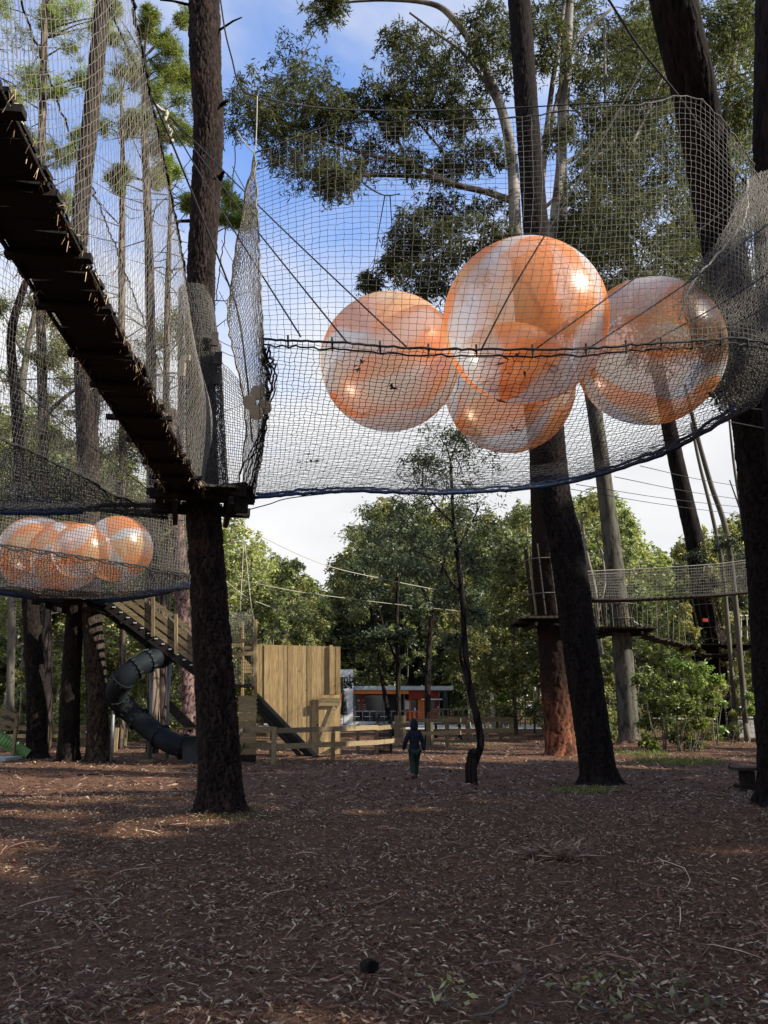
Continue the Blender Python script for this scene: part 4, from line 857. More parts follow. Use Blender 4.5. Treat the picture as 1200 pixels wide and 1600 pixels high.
# net and boards wrapped round the pine above the platform
e = thing('trunk_net', 'dense pale net wrapped like a sleeve round the front pine above its platform', 'net', (-2.6, 12, Zf))
rows = []
for (pl, r_) in [((316, 775), .40), ((315, 700), .37), ((314, 620), .34), ((312, 540), .33), ((306, 455), .26)]:
    c = P(*pl, 12.1); rows.append([c+Vector((math.cos(a)*r_*(1.0 if math.cos(a) > -.2 else 1.1), math.sin(a)*r_, 0)) for a in np.linspace(-PI*1.15, PI*.12, 9)])
g = netting('netting', rows, 64, 78, .0055, M['net'], e, wob=.004)
g = netting('inner_netting', [[p_+Vector((.03, -.03, .02)) for p_ in r] for r in rows[:-1]][:], 80, 90, .0045, M['net'], e, diamond=True, wob=.008, seed=9)
e = thing('board_stack', 'short dark boards strapped to the front pine above the net sleeve', 'boards', P(338, 560, 11.95))
for (px_, py_, wv, hv) in [(336, 530, .10, .24), (341, 560, .12, .22), (338, 592, .10, .20), (285, 575, .10, .30), (290, 560, .16, .10)]:
    mb = MB(); mb.box(P(px_, py_, 11.75), (wv, .05, hv), rz=random.uniform(-.4, .4)); mb.build('board', M['deck_wood'] if px_ > 300 else M['canvas'], e)

# ------------------------------------------------------------------ big net with the balls
tn = thing('play_net', 'large suspended net holding four orange balls, deep sagging floor with blue hem', 'net', (1, 9, Zf))
# near wall: top row, middle, bottom (rope) row, from left to right
wt = [P(398, 240, 6.75), P(520, 196, 6.7), P(650, 190, 6.6), P(800, 184, 6.6), P(925, 168, 6.6), P(1000, 163, 6.7), P(1085, 153, 7.0), P(1150, 215, 7.3), P(1190, 285, 7.6)]
w1 = [P(404, 380, 6.72), P(520, 355, 6.5), P(650, 352, 6.35), P(800, 352, 6.3), P(925, 348, 6.35), P(1000, 345, 6.5), P(1085, 342, 6.8), P(1150, 365, 7.1), P(1198, 400, 7.5)]
wb = [P(412, 530, 6.75), P(520, 535, 6.55), P(640, 544, 6.5), P(760, 546, 6.5), P(900, 545, 6.5), P(1000, 538, 6.55), P(1080, 533, 6.7), P(1150, 528, 7.0), P(1215, 540, 7.3)]
g = netting('near_wall', [wt, w1, wb], 78, 42, .0025, M['net'], tn, wob=.0035)
hem('top_rope', g[0], .008, M['net'], tn, .008)
gn = catmull([tuple(p) for p in wb], 90)
hem('rim_rope', gn+np.array([0, 0, .0]), .012, M['rope_dark'], tn, .005); hem('rim_rope', gn+np.array([0, .03, -.05]), .009, M['rope_dark'], tn, .007, 4)
for i in range(4, 88, 7):
    mb = MB(); mb.tube([Vector(gn[i])+Vector((0, 0, .05)), Vector(gn[i])+Vector((.004, .02, -.07))], .010, 5); mb.build('lashing', M['rope_dark'], tn)
# floor: near edge -> sagging middle -> far edge with blue hem
def mixp(a, b, t, dz=0): v = Vector(a).lerp(Vector(b), t); v.z += dz; return v
ff = [P(397, 778, 11.9), P(470, 772, 12.0), P(560, 768, 12.0), P(660, 771, 11.95), P(760, 768, 11.7), P(870, 757, 11.3), P(960, 735, 10.7), P(1060, 698, 9.7), P(1150, 642, 8.6)]
rows = [wb]
for t_, dz in ((.25, -.20), (.5, -.27), (.75, -.17)): rows.append([mixp(a, b, t_, dz) for a, b in zip(wb, ff)])
rows.append(ff)
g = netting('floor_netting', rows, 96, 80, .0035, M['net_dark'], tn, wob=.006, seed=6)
hm = catmull([tuple(p) for p in ff], 70)
hem('blue_hem', hm[:], .030, M['blue_hem'], tn, .006, 2); hem('blue_hem', hm+np.array([0, .05, .07]), .022, M['blue_hem'], tn, .012, 3)
# rough mended cords on the left rim
rdn = np.random.default_rng(4)
for k in range(5):
    rope('mending_cord', [P(412+2*k, 545, 6.8), P(418+3*k, 600, 7.8), P(412-2*k, 680, 9.3), P(400-6*k, 740, 10.8), P(392-5*k, 775, 11.7)], .010 if k else .018, M['rope_dark'], tn, n=40, wig=.012, seed=k)
# left end wall, seen almost edge on
rows = [[P(398, 240, 6.75), P(404, 380, 6.72), P(412, 530, 6.75), P(417, 600, 7.8), P(414, 680, 9.3), P(398, 772, 11.7)],
        [P(380, 330, 7.3), P(385, 420, 7.4), P(398, 540, 7.6), P(404, 620, 8.6), P(400, 690, 9.8), P(390, 773, 11.8)],
        [P(361, 440, 8.0), P(357, 505, 8.2), P(371, 575, 8.6), P(384, 645, 9.6), P(382, 700, 10.6), P(378, 770, 11.9)]]
g = netting('end_wall', rows, 84, 46, .0030, M['net_pale'], tn, wob=.003, seed=8)
hem('side_rope', catmull([tuple(P(*q)) for q in [(398, 240, 6.75), (378, 340, 7.4), (361, 440, 8.0), (357, 505, 8.2), (371, 575, 8.6), (384, 645, 9.6), (382, 700, 10.6), (370, 770, 11.9)]], 50), .013, M['rope_pale'], tn)
hem('side_rope', g[0][:, :], .009, M['net_pale'], tn)
for (px_, py_) in [(401, 614), (389, 629), (413, 636), (399, 645)]:
    c = P(px_, py_, 8.25); mb = MB(); mb.tube([c, c+Vector((.01, .02, .01))], .085, 18); mb.build('disc', M['disc'], tn)
# second, lower net behind the pine between the end wall and the trunk
g = netting('far_panel', [[P(338, 560, 13.2), P(356, 575, 13), P(378, 600, 12.6)], [P(340, 660, 13.2), P(358, 665, 13), P(384, 670, 12.5)], [P(342, 760, 13.2), P(358, 765, 12.8), P(372, 768, 12.3)]], 14, 44, .006, M['net'], tn, wob=.006)
# right end: gathered dense net falling from the border trunk
rows = [[P(1168, 282, 7.7), P(1186, 270, 7.9), P(1215, 262, 8.3)],
        [P(1125, 370, 7.4), P(1165, 380, 7.9), P(1215, 395, 8.4)],
        [P(1070, 450, 7.2), P(1140, 480, 7.9), P(1215, 500, 8.4)],
        [P(1092, 540, 7.4), P(1150, 555, 8.0), P(1215, 560, 8.5)],
        [P(1128, 640, 8.6), P(1165, 630, 8.7), P(1215, 595, 8.7)]]
netting('gathered_wall', rows, 70, 96, .0030, M['net_pale'], tn, wob=.005, seed=11, diamond=True)
netting('gathered_wall', [[q+Vector((.03, .12, 0)) for q in r] for r in rows], 48, 70, .0048, M['net'], tn, wob=.012, seed=12)
rope('side_rope', [P(1168, 282, 7.7), P(1160, 350, 7.4), P(1085, 440, 7.1), P(1060, 500, 7.0)], .010, M['rope_pale'], tn, wig=.006)
# guy ropes from high anchors down to the rim
for a, b in [((262, 185, 8.6), (470, 526, 6.6)), ((258, 172, 8.6), (541, 534, 6.55)), ((252, 168, 8.6), (639, 546, 6.5))]:
    rope('guy_rope', [P(*a), (P(*a)+P(*b))/2+Vector((0, 0, -.04)), P(*b)], .0085, M['rope_dark'], tn, n=14)
rope('guy_rope', [P(751, 548, 6.5), P(802, 450, 6.38), P(862, 350, 6.5), P(940, 220, 7.2), P(1010, 95, 8.4)], .0085, M['rope_dark'], tn, n=20)
for a, b in [((836, 546, 6.5), (1172, 298, 7.3)), ((919, 545, 6.5), (1215, 340, 7.4)), ((1009, 539, 6.55), (1215, 418, 7.4)), ((1078, 535, 6.7), (1215, 470, 7.5))]:
    rope('guy_rope', [P(*a), (P(*a)+P(*b))/2+Vector((0, 0, -.03)), P(*b)], .0075, M['rope_dark'], tn, n=14)
# leaves caught in the floor net
for (px_, py_, s_) in [(480, 721, 1.3), (760, 693, 1.7), (562, 573, .8), (800, 563, 1.6), (862, 613, 1.5), (803, 671, .9), (1115, 620, 1.2), (612, 605, .7), (860, 575, 1.)]:
    Yq = np.interp(py_, [545, 620, 700, 760], [6.7, 7.9, 9.6, 11.2]); c = P(px_, py_, Yq); C = np.repeat(np.array([c]), 9, 0)+np.random.default_rng(px_).normal(size=(9, 3))*.035*s_
    V, F = leaf_cloud(C, .10*s_, .03, .1, RNG, flat_=.25); mesh_np('caught_leaves', V, F, M['rope_dark'], tn)

def ball(label, cx, cy_, r, zf, seed, rot, cols=None, group='orange and clear striped balls in the nets'):
    d = ray(cx, cy_); lo, hi = 2.0, 60.0
    for _ in range(60):
        m_ = (lo+hi)/2; c = Vector((0, 0, CAMZ))+d*(m_/d.y); Rr = r*mpp(c)
        if c.z-Rr < zf: lo = m_
        else: hi = m_
    mb = MB(); nu, nv = 64, 40
    for j in range(nv+1):
        ph = PI*j/nv
        for i in range(nu): th = 2*PI*i/nu; q = 1+.004*math.cos(8*th)*math.sin(ph); mb.v.append((math.cos(th)*math.sin(ph)*Rr*q, math.sin(th)*math.sin(ph)*Rr*q, math.cos(ph)*Rr))
    for j in range(nv):
        for i in range(nu): mb.f.append((j*nu+i, (j+1)*nu+i, (j+1)*nu+(i+1) % nu, j*nu+(i+1) % nu))
    e = thing('ball', label, 'ball', c, group); off = Vector(c); 
    me = bpy.data.meshes.new('shell'); me.from_pydata(mb.v, [], mb.f); o = link('shell', me, ball_mat('ball_vinyl', seed, *(cols or (ORG, CLR))), e, True); o.rotation_euler = rot
    vm = MB(); vm.tube([Vector((0, 0, Rr*1.006)), Vector((0, 0, Rr*.985))], .045, 12); v = vm.build('valve', M['white'], None); v.parent = e; v.rotation_euler = rot
    vm = MB(); vm.tube([Vector((0, 0, -Rr*1.006)), Vector((0, 0, -Rr*.985))], .06, 12); v = vm.build('pole_patch', M['orange'], None); v.parent = e; v.rotation_euler = rot
    return e, c, Rr
ball('largest looking ball in the middle of the net, nearest and topmost of the four', 820, 503, 128, 4.62, 1.0, (.35, .2, .3))
ball('left ball of the big net with a milky square patch', 609, 566, 108, 4.62, 4.0, (1.2, .5, .9))
ball('lower middle ball whose bottom hangs lowest, half behind the topmost ball', 796, 607, 101, 4.55, 7.0, (1.0, -.6, 1.4))
ball('right ball of the big net with a broad milky blue band', 1014, 550, 114, 4.62, 31.0, (.3, 1.3, .6))

# ------------------------------------------------------------------ middle and far nets on the left
tn2 = thing('play_net', 'empty dark net bag left of the walkway with a blue black hem', 'net', (-6, 11, Zf))
nr = [P(-90, 645, 8.2), P(0, 684, 9.1), P(70, 715, 10.2), P(130, 745, 11.2), (P(190, 780, 12.2)), P(262, 795, 12.6)]
fr_ = [P(-90, 805, 13.3), P(0, 801, 13.1), P(70, 801, 13.0), P(130, 799, 13.0), P(190, 796, 12.9), P(262, 797, 12.7)]
rows = [nr, [mixp(a, b, .5, -.16) for a, b in zip(nr, fr_)], fr_]
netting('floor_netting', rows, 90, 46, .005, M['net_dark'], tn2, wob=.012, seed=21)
hem('rim_rope', catmull([tuple(p) for p in nr], 60), .016, M['rope_dark'], tn2, .012, 5)
hem('hem', catmull([tuple(p+Vector((0, 0, 0))) for p in fr_[:4]], 40), .055, M['blue_hem'], tn2, .006, 6); hem('hem', catmull([tuple(p+Vector((0, -.05, .07))) for p in fr_], 40), .04, M['rope_dark'], tn2, .01, 7)
netting('near_wall', [[p+Vector((0, 0, 2.35)) for p in nr], [p+Vector((0, .12, 1.1)) for p in nr], nr], 78, 30, .0034, M['net'], tn2, wob=.009, seed=22)
netting('far_wall', [[p+Vector((0, 0, 2.5)) for p in fr_], [p+Vector((0, .3, 1.1)) for p in fr_], fr_], 96, 36, .0036, M['net'], tn2, wob=.009, seed=23)
rope('top_rope', [p+Vector((0, 0, 2.35)) for p in nr], .012, M['rope_pale'], tn2, wig=.015); rope('top_rope', [p+Vector((0, 0, 2.5)) for p in fr_], .012, M['rope_dark'], tn2, wig=.01)
rope('guy_rope', [P(-20, 560, 7.5), P(90, 655, 8.8), P(235, 768, 11.8)], .008, M['rope_dark'], tn2)
rope('mending_cord', [P(95, 590, 11), P(130, 600, 11), P(170, 575, 11.2), P(188, 560, 11.2)], .008, M['rope_dark'], tn2, wig=.02)
tn3 = thing('play_net', 'farther net bag on the left with orange balls and bright blue lower hem', 'net', (-8, 19, 4.7))
nr = [P(-110, 822, 13.2), P(0, 850, 14.7), P(80, 862, 15.6), P(150, 873, 16.5), P(225, 885, 17.4), P(296, 897, 18.3)]
fr_ = [P(-110, 905, 20.0), P(0, 922, 21.4), P(80, 933, 22.2), P(150, 936, 22.3), P(225, 928, 21.2), P(296, 911, 19.6)]
rows = [nr, [mixp(a, b, .35, -.22) for a, b in zip(nr, fr_)], [mixp(a, b, .7, -.20) for a, b in zip(nr, fr_)], fr_]
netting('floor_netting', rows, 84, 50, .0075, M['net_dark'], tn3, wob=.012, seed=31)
netting('near_wall', [[p+Vector((0, 0, 1.9)) for p in nr], [p+Vector((0, .1, .95)) for p in nr], nr], 84, 26, .006, M['net'], tn3, wob=.008, seed=32)
netting('far_wall', [[p+Vector((0, 0, 2.2)) for p in fr_], [p+Vector((0, .1, 1.0)) for p in fr_], fr_], 84, 26, .006, M['net_pale'], tn3, wob=.008, seed=33)
g3 = catmull([tuple(p) for p in nr], 80); hem('rim_rope', g3, .018, M['rope_dark'], tn3, .006, 8)
sc_ = g3.copy(); sc_[:, 2] -= .07*np.abs(np.sin(np.linspace(0, 10*PI, 80))); hem('scalloped_rope', sc_, .02, M['rope_dark'], tn3, .006, 9)
hem('blue_hem', catmull([tuple(p+Vector((0, -.02, -.05))) for p in fr_], 60), .10, M['blue_hem'], tn3, .006, 10)
ball('left border ball of the far net on the left', 56, 864, 57, 4.62, 14.0, (.4, .5, .2))
ball('ball with a pointed orange panel between two others in the far left net', 104, 868, 54, 4.55, 17.0, (1.3, .2, .4))
ball('right most ball of the far left net, with a milky horizontal band', 185, 858, 52, 4.62, 20.0, (1.5, .2, .0))
ball('small looking ball tucked behind the others in the far left net', 128, 862, 44, 4.62, 23.0, (.2, 1.0, 1.1))

# ------------------------------------------------------------------ free ropes and cables
def line(label, pts, r, mat='rope_dark', wig=.0, name='rope', cat='rope', n=40, seed=0, group=None):
    o = rope(name, [P(*p) for p in pts], r, M[mat], None, n=n, wig=wig, seed=seed); tag(o, label, cat, group); return o
line('thick dark rope running past the pale knot down to the net end wall', [(160, -10, 6.4), (204, 85, 7.0), (246, 170, 7.6), (300, 300, 8.2), (350, 425, 8.6), (372, 490, 8.8), (386, 590, 9.3), (394, 690, 10.4)], .013)
line('pale rope knot tied where three guy ropes meet left of the front pine', [(243, 165, 8.4), (255, 172, 8.5), (262, 180, 8.5), (256, 192, 8.5), (268, 205, 8.5), (262, 214, 8.5), (270, 222, 8.6)], .022, 'rope_pale', .012, n=30)
line('thin rope with twigs caught on it, right of the front pine', [(343, -10, 9), (352, 50, 9), (362, 90, 9), (374, 132, 9), (400, 150, 9.2), (520, 170, 10), (700, 172, 11), (900, 163, 11), (1100, 145, 10), (1210, 105, 10)], .012)
line('steep thin cord just right of the front pine', [(371, 200, 9.2), (362, 300, 9.2), (345, 410, 9.4), (338, 470, 9.6)], .008, wig=.006)
line('cord from the twiggy rope to the corner of the big net', [(370, 205, 9.2), (384, 225, 8), (398, 240, 6.8)], .008, 'rope_pale')
line('vertical cord above the corner of the big net', [(402, 150, 6.8), (401, 195, 6.8), (399, 240, 6.8)], .006, 'rope_pale')
line('slack cord left of the end wall with small knots', [(363, 260, 9.2), (385, 300, 8.4)], .006)
for k, (a, b) in enumerate([((346, 375), (368, 415)), ((343, 420), (362, 450)), ((342, 455), (358, 480)), ((338, 530), (375, 545)), ((338, 545), (378, 560))]):
    line('short cord between front pine and net end wall, number of five from the top'.replace('number of five from the top', ['topmost', 'second from the top', 'third from the top', 'second from the bottom', 'lowest'][k]), [(*a, 10), ((a[0]+b[0])/2, (a[1]+b[1])/2+2, 9.6), (*b, 9)], .005)
line('dark rope crossing the top right corner down to the leaning trunk', [(945, -10, 8.4), (1000, 75, 8.6), (1060, 150, 8.8), (1120, 235, 9.1), (1175, 298, 9.4)], .016)
line('thin line rising to the right edge above the leaning trunk', [(1050, 150, 9), (1130, 125, 9.2), (1210, 103, 9.4)], .007)
for k, (a, b) in enumerate([((1120, 655), (1210, 672)), ((1150, 636), (1210, 642))]):
    line(['pale wire below the right end of the big net, lower of two', 'pale wire below the right end of the big net, upper of two'][k], [(*a, 10), (*b, 10)], .008, 'rope_pale')
line('cable with small clips under the big net beside the front platform', [(390, 796, 11.6), (420, 788, 11.7), (455, 778, 12), (550, 767, 12.3)], .009, wig=.0)
for px_, py_ in [(402, 792), (453, 779), (497, 772)]:
    pass
for k, (a, b) in enumerate([((890, 764), (1190, 808)), ((900, 757), (1190, 796)), ((960, 745), (1190, 785)), ((1000, 728), (1190, 765))]):
    line(['lowest', 'second lowest', 'second highest', 'highest'][k]+' of four zip cables against the sky right of the back tree', [(*a, 20), ((a[0]+b[0])/2, (a[1]+b[1])/2+3, 25), (*b, 30)], .010, group='zip cables on the right')
line('pale zip cable crossing the dark trees above the boarded tower', [(370, 820, 22), (500, 880, 25), (600, 905, 28), (700, 925, 32)], .012, 'rope_pale')
line('thin pale cable over the low roof trees right of the tower', [(370, 905, 24), (470, 925, 26), (600, 942, 30), (720, 955, 33)], .010, 'rope_pale')
line('thin slack cable from the front pine to the tower', [(352, 908, 13), (390, 935, 18), (440, 955, 24)], .008, 'rope_pale')

# ------------------------------------------------------------------ small platforms and rope course on the right
def at(px, py, Y): v = P(px, py, Y); return (v.x, v.y)
def pxplat(label, x0, x1, py, Y, d=1.6, **kw):
    a, b = P(x0, py, Y), P(x1, py, Y); return platform(label, ((a.x+b.x)/2, Y), 0, a.z, b.x-a.x, d, pw=.2, th=.07, **kw)
pxplat('plank platform on the red footed trunk, left of the dark leaning trunk', 806, 916, 970, 26.4, 2.2, hole=.62)
pxplat('plank platform on the smooth grey gum', 921, 1013, 985, 34.8, 2.6, hole=.5)
pxplat('long plank platform on the leaning battened gum at the right', 1070, 1182, 1010, 40, 3.0, hole=.6)
pxplat('short lower deck under the long right platform', 1090, 1138, 1024, 39, 1.6, hole=.55)
pxplat('high small platform half hidden by the right border trunk', 1156, 1184, 971, 44, 1.5, hole=.3)
pxplat('dark platform on the pair of trunks beside the tube slide', 70, 178, 941, 23.0, 2.2, hole=.5)
def battens(label, tree_px, Y, top, bot, r_, n, tilt):
    c0, c1 = P(tree_px[0], bot, Y), P(tree_px[1], top, Y)
    e = thing('batten_ring', label, 'battens', c0, 'wooden batten rings round trunks'); rdd = random.Random(n)
    for k in range(n):
        a = 2*PI*k/n+.2; o = Vector((math.cos(a)*r_, math.sin(a)*r_, 0)); mb = MB(); mb.tube([c0+o, c1+o+Vector((0, 0, rdd.uniform(-.1, .15)))], .036, 6); mb.build('batten', M['post'] if k % 3 == 0 else M['deck_wood'], e)
    for f in (.3, .8):
        c = c0.lerp(c1, f); mb = MB(); mb.tube([c+Vector((math.cos(a)*(r_+.06), math.sin(a)*(r_+.06), 0)) for a in np.linspace(0, 2*PI, 17)], .014, 4, False); mb.build('tie', M['net_pale'], e)
battens('battens round the red footed trunk above its platform', (862, 849), 26.4, 856, 963, .66, 11, 0)
battens('battens round the smooth grey gum above its platform', (968, 962), 34.8, 936, 981, .62, 12, 0)
battens('battens round the leaning dark gum above the right platform', (1112, 1099), 40, 932, 1004, .66, 12, 0)
mb = MB(); c = P(1102, 969, 38.9); mb.box(c, (.26, .04, .16)); mb.box(c+Vector((.0, -.022, 0)), (.14, .01, .05)); tag(mb.build('red_tag', M['red']), 'small red marker tag on the battened leaning gum', 'tag')
# net bridge
e = thing('net_bridge', 'net sided bridge high between dark leaning trunk and right border trunk', 'bridge', P(1000, 934, 32))
tp = [P(898, 894, 30), P(950, 891, 31), P(1000, 889, 32), P(1080, 884, 33), P(1130, 880, 33.5), P(1180, 873, 34)]; bt = [P(898, 934, 30), P(950, 935, 31), P(1000, 934, 32), P(1080, 930, 33), P(1130, 927, 33.5), P(1180, 922, 34)]
netting('netting', [tp, [a.lerp(b, .5) for a, b in zip(tp, bt)], bt], 76, 11, .007, M['net'], e, wob=.010)
netting('netting', [[p+Vector((0, .9, 0)) for p in tp], [p+Vector((0, .9, 0)) for p in bt]], 76, 11, .006, M['net'], e, wob=.010, seed=5)
rope('top_rope', tp, .02, M['net_pale'], e); rope('top_rope', [p+Vector((0, .9, 0)) for p in tp], .02, M['net'], e)
cb = catmull([tuple(p+Vector((0, .45, -.03))) for p in bt], 44)
mb = MB(); mb.box((0, 0, 0), (.19, .95, .06)); pmesh = bpy.data.meshes.new('plank'); pmesh.from_pydata(mb.v, [], mb.f); pmesh.materials.append(M['deck_wood'])
for i, q in enumerate(cb):
    o = link('plank', pmesh, None, e); o.location = Vector(q)-Vector(e.location); o.rotation_euler = (0, random.uniform(-.06, .06), random.uniform(-.03, .03)+.12)
mb = MB(); p = P(1177, 900, 33.9); mb.box(p, (.14, .14, 2.0)); mb.build('post', M['red_bark'], e)
# swinging plank bridge with vertical ropes
e = thing('swing_bridge', 'swinging plank bridge hung on pale vertical ropes between grey gum and battened gum', 'bridge', P(1030, 998, 37))
pb = catmull([tuple(P(*q)) for q in [(1000, 991, 35.2), (1020, 998, 36.2), (1040, 1003, 37.2), (1058, 1007, 38.2), (1075, 1009, 39)]], 22)
for i, q in enumerate(pb):
    mb = MB(); mb.box((0, 0, 0), (.20, .8, .06)); o = mb.build('plank', M['deck_wood'], None); o.parent = e; o.location = Vector(q)-Vector(e.location); o.rotation_euler = (random.uniform(-.12, .12), random.uniform(-.1, .1), .5)
for i, px_ in enumerate(range(925, 1085, 8)):
    Yq = np.interp(px_, [900, 1000, 1080], [32.5, 35.2, 39]); yb = np.interp(px_, [925, 1000, 1075], [985, 990, 1008]); a = P(px_-2+random.uniform(-2, 2), 936, Yq); b = P(px_+random.uniform(-2, 3), yb, Yq); mb = MB(); mb.tube([a, b], .012, 4); mb.build('hanging_rope', M['net_pale'], e)
for px_ in range(1140, 1184, 9):
    mb = MB(); mb.tube([P(px_, 962, 41), P(px_+1, 1006, 40)], .02, 4); mb.build('hanging_rope', M['rope_pale'], e)
rope('hand_rope', [P(905, 975, 31), P(940, 990, 34), P(1000, 990, 35.2)], .03, M['rope_dark'], e); rope('hand_rope', [P(1125, 963, 41), P(1184, 961, 43)], .03, M['rope_pale'], e)
# canvas tent, ladder, stone blocks, bench
e = thing('tent', 'pointed canvas teepee panel behind the leaning battened gum', 'tent', G(1150, 1132)*1.0)
c = [P(1131, 1050, 47), P(1164, 1050, 47), P(1168, 1075, 47), P(1148, 1113, 47), P(1141, 1113, 47)]
mb = MB(); mb.prism(c, (0, .5, .0)); mb.build('canvas', M['canvas'], e)
for a, b in [((1133, 1049), (1160, 1010)), ((1141, 1049), (1168, 1008)), ((1150, 1052), (1176, 1016))]:
    mb = MB(); mb.tube([P(*a, 46.6), P(*b, 46.6)], .05, 6); mb.build('pole', M['rope_pale'], e)
def block(label, x0, y0, x1, y1, Y, d, mat, cap=True, name='planter_box'):
    a, b = P(x0, y1, Y), P(x1, y0, Y); e = thing(name, label, 'planter', ((a.x+b.x)/2, Y+d/2, 0), 'low boxes and blocks at the back of the clearing'); w_ = b.x-a.x; n = 4; h = b.z
    for k in range(n):
        mb = MB(); mb.box(((a.x+b.x)/2, Y+d/2, h*(k+.5)/n), (w_, d, h/n-.02)); mb.build('board', M[mat], e)
    if cap: mb = MB(); mb.box(((a.x+b.x)/2, Y+d/2, h+.03), (w_+.1, d+.1, .06)); mb.build('lid', M['fascia'], e)
block('weathered pale block box beside the foot of the battened leaning gum', 1148, 1122, 1182, 1151, 41.5, 1.0, 'stone')
block('low timber planter box left of the smooth grey gum', 944, 1119, 966, 1150, 40, 1.2, 'rail_h')
block('low timber planter box behind the green bush', 1000, 1124, 1128, 1150, 42, 1.0, 'rail_h')
e = thing('bench', 'small plank bench half hidden by the right border trunk', 'bench', G(1175, 1232))
bY = G(1165, 1232).y; a, b = P(1145, 1201, bY), P(1215, 1201, bY)
for k in (-1, 0, 1): mb = MB(); mb.bar(a+Vector((0, k*.13, 0)), b+Vector((0, k*.13, 0)), .12, .05); mb.build('seat_plank', M['deck_wood'], e)
for px_ in (1166, 1206):
    t_ = P(px_, 1204, bY); mb = MB(); mb.box((t_.x, bY, t_.z/2), (.20, .26, t_.z)); mb.box((t_.x, bY, .04), (.42, .34, .07)); mb.build('leg', M['old_wood'], e)

# ------------------------------------------------------------------ bush, grass
def shrub(label, Y, clumps, per, leaf, ls=.16, lw=.07, stems=None, name='bush', group=None):
    p0 = clumps[0]; b = P(p0[0], 1175, Y); e = thing(name, label, 'bush', (b.x, Y, 0), group)
    mb = MB(); rdd = random.Random(int(Y*7)+len(clumps))
    for c in clumps:
        t_ = P(c[0], c[1], Y); r0 = Vector((b.x+(t_.x-b.x)*.6+rdd.uniform(-.2, .2), Y+rdd.uniform(-.3, .3), -.05)); mb.tube([r0, r0.lerp(t_, .5)+Vector((rdd.uniform(-.1, .1), 0, .1)), t_], [.028, .018, .006], 5, False)
    mb.build('stems', M['mid_bark'], e, True)
    crown_px(clumps, Y, per, ls, lw, e, M[leaf], jitter=.7, down=.25, name='leaves'); return e
shrub('bright green sunlit bush right of the smooth grey gum', 28.5, [(1050, 1100, 20), (1010, 1090, 18), (1030, 1065, 18), (1060, 1070, 16), (1080, 1105, 18), (1040, 1130, 20), (1075, 1135, 18), (1008, 1130, 18), (1095, 1130, 14), (1055, 1150, 18), (1015, 1160, 18), (1085, 1160, 12), (1000, 1060, 12), (1110, 1090, 10), (1112, 1112, 9), (1065, 1095, 12), (1030, 1100, 14), (1085, 1080, 10)], 210, 'bush_leaf')
shrub('darker loose bush in front of the battened gum trunk', 33, [(1100, 1045, 14), (1075, 1045, 14), (1120, 1060, 10), (1095, 1065, 12), (1058, 1040, 14), (1170, 1090, 9), (1176, 1110, 8), (1128, 1100, 8), (1125, 1140, 8)], 130, 'bush_leaf')
shrub('pale low bush against the far trunks right of the cafe', 50, [(784, 1090, 8), (790, 1080, 7), (778, 1098, 6), (788, 1100, 7)], 170, 'bush_leaf', .25, .11)
shrub('sunlit leafy shrub right of the boarded tower top', 45, [(470, 960, 28), (440, 975, 26), (500, 985, 24), (420, 990, 20), (460, 1000, 22), (505, 950, 20), (430, 945, 18)], 300, 'forest_leaf', .26, .1)
def grass_patch(label, px, py, r_, n, h):
    c = G(px, py); rng = np.random.default_rng(px); th = rng.uniform(0, 2*PI, n); rr = r_*np.sqrt(rng.uniform(0, 1, n)); C = np.stack([c.x+np.cos(th)*rr*1.3, c.y+np.sin(th)*rr, np.zeros(n)], -1)
    V, F = leaf_cloud(C, h, .018, -1.1, rng); o = mesh_np('grass', V, F, M['grass']); tag(o, label, 'grass', kind='stuff')
grass_patch('sunlit grass tuft in front of the green bush', 1060, 1192, 1.0, 1100, .20)
grass_patch('thin grass left of the green bush', 985, 1180, 1.0, 900, .18)
grass_patch('thin grass at the foot of the dark leaning trunk', 915, 1236, .55, 500, .10)
grass_patch('thin grass at the foot of the front pine', 372, 1277, .45, 420, .07)
grass_patch('grass strip behind the rail fence', 700, 1165, 2.0, 900, .10)

# ------------------------------------------------------------------ boarded tower
tw = thing('play_tower', 'timber play tower of upright boards with black slide below and net on top', 'play tower', (-3.5, 25.5, 0))
TY = 25.5
xs = np.linspace(398, 532, 19); rdd = random.Random(2)
for i in range(18):
    x0, x1 = xs[i], xs[i+1]-.35; yt0 = 1007+i*.2
    def yb(x): return 1080+(x-400)*(1180-1080)/(494-400) if x < 489 else 1178
    if x0 >= 489-7: b0 = b1 = 1178
    else: b0, b1 = yb(x0), yb(x1)
    dd = rdd.uniform(-.012, .012); q = [P(x0, yt0, TY+dd), P(x1, yt0, TY+dd), P(x1, b1, TY+dd), P(x0, b0, TY+dd)]
    mb = MB(); mb.prism(q, (0, .035, 0)); mb.build('board', M['board_v'], tw)
for x0, x1, y0, y1, dp in [(515, 520, 1008, 1085, -.05), (487, 494, 1090, 1176, .08)]:
    mb = MB(); mb.prism([P(x0, y0, TY+dp), P(x1, y0, TY+dp), P(x1, y1, TY+dp), P(x0, y1, TY+dp)], (0, .04, 0)); mb.build('cover_strip' if dp < 0 else 'dark_gap', M['board_v'] if dp < 0 else M['black'], tw)
# door with a diagonal brace
dr = TY-.10
for i in range(4):
    x0 = 498+i*8.2; mb = MB(); mb.prism([P(x0, 1086, dr), P(x0+7.9, 1086, dr), P(x0+7.9, 1178, dr), P(x0, 1178, dr)], (0, .03, 0)); mb.build('door_board', M['board_v'], tw)
for a, b in [((498, 1094), (531, 1094)), ((498, 1100), (531, 1100)), ((502, 1158), (523, 1104))]:
    mb = MB(); mb.bar(P(*a, dr-.04), P(*b, dr-.04), .03, .13 if a[1] != 1158 else .12); mb.build('door_brace', M['board_h'], tw)
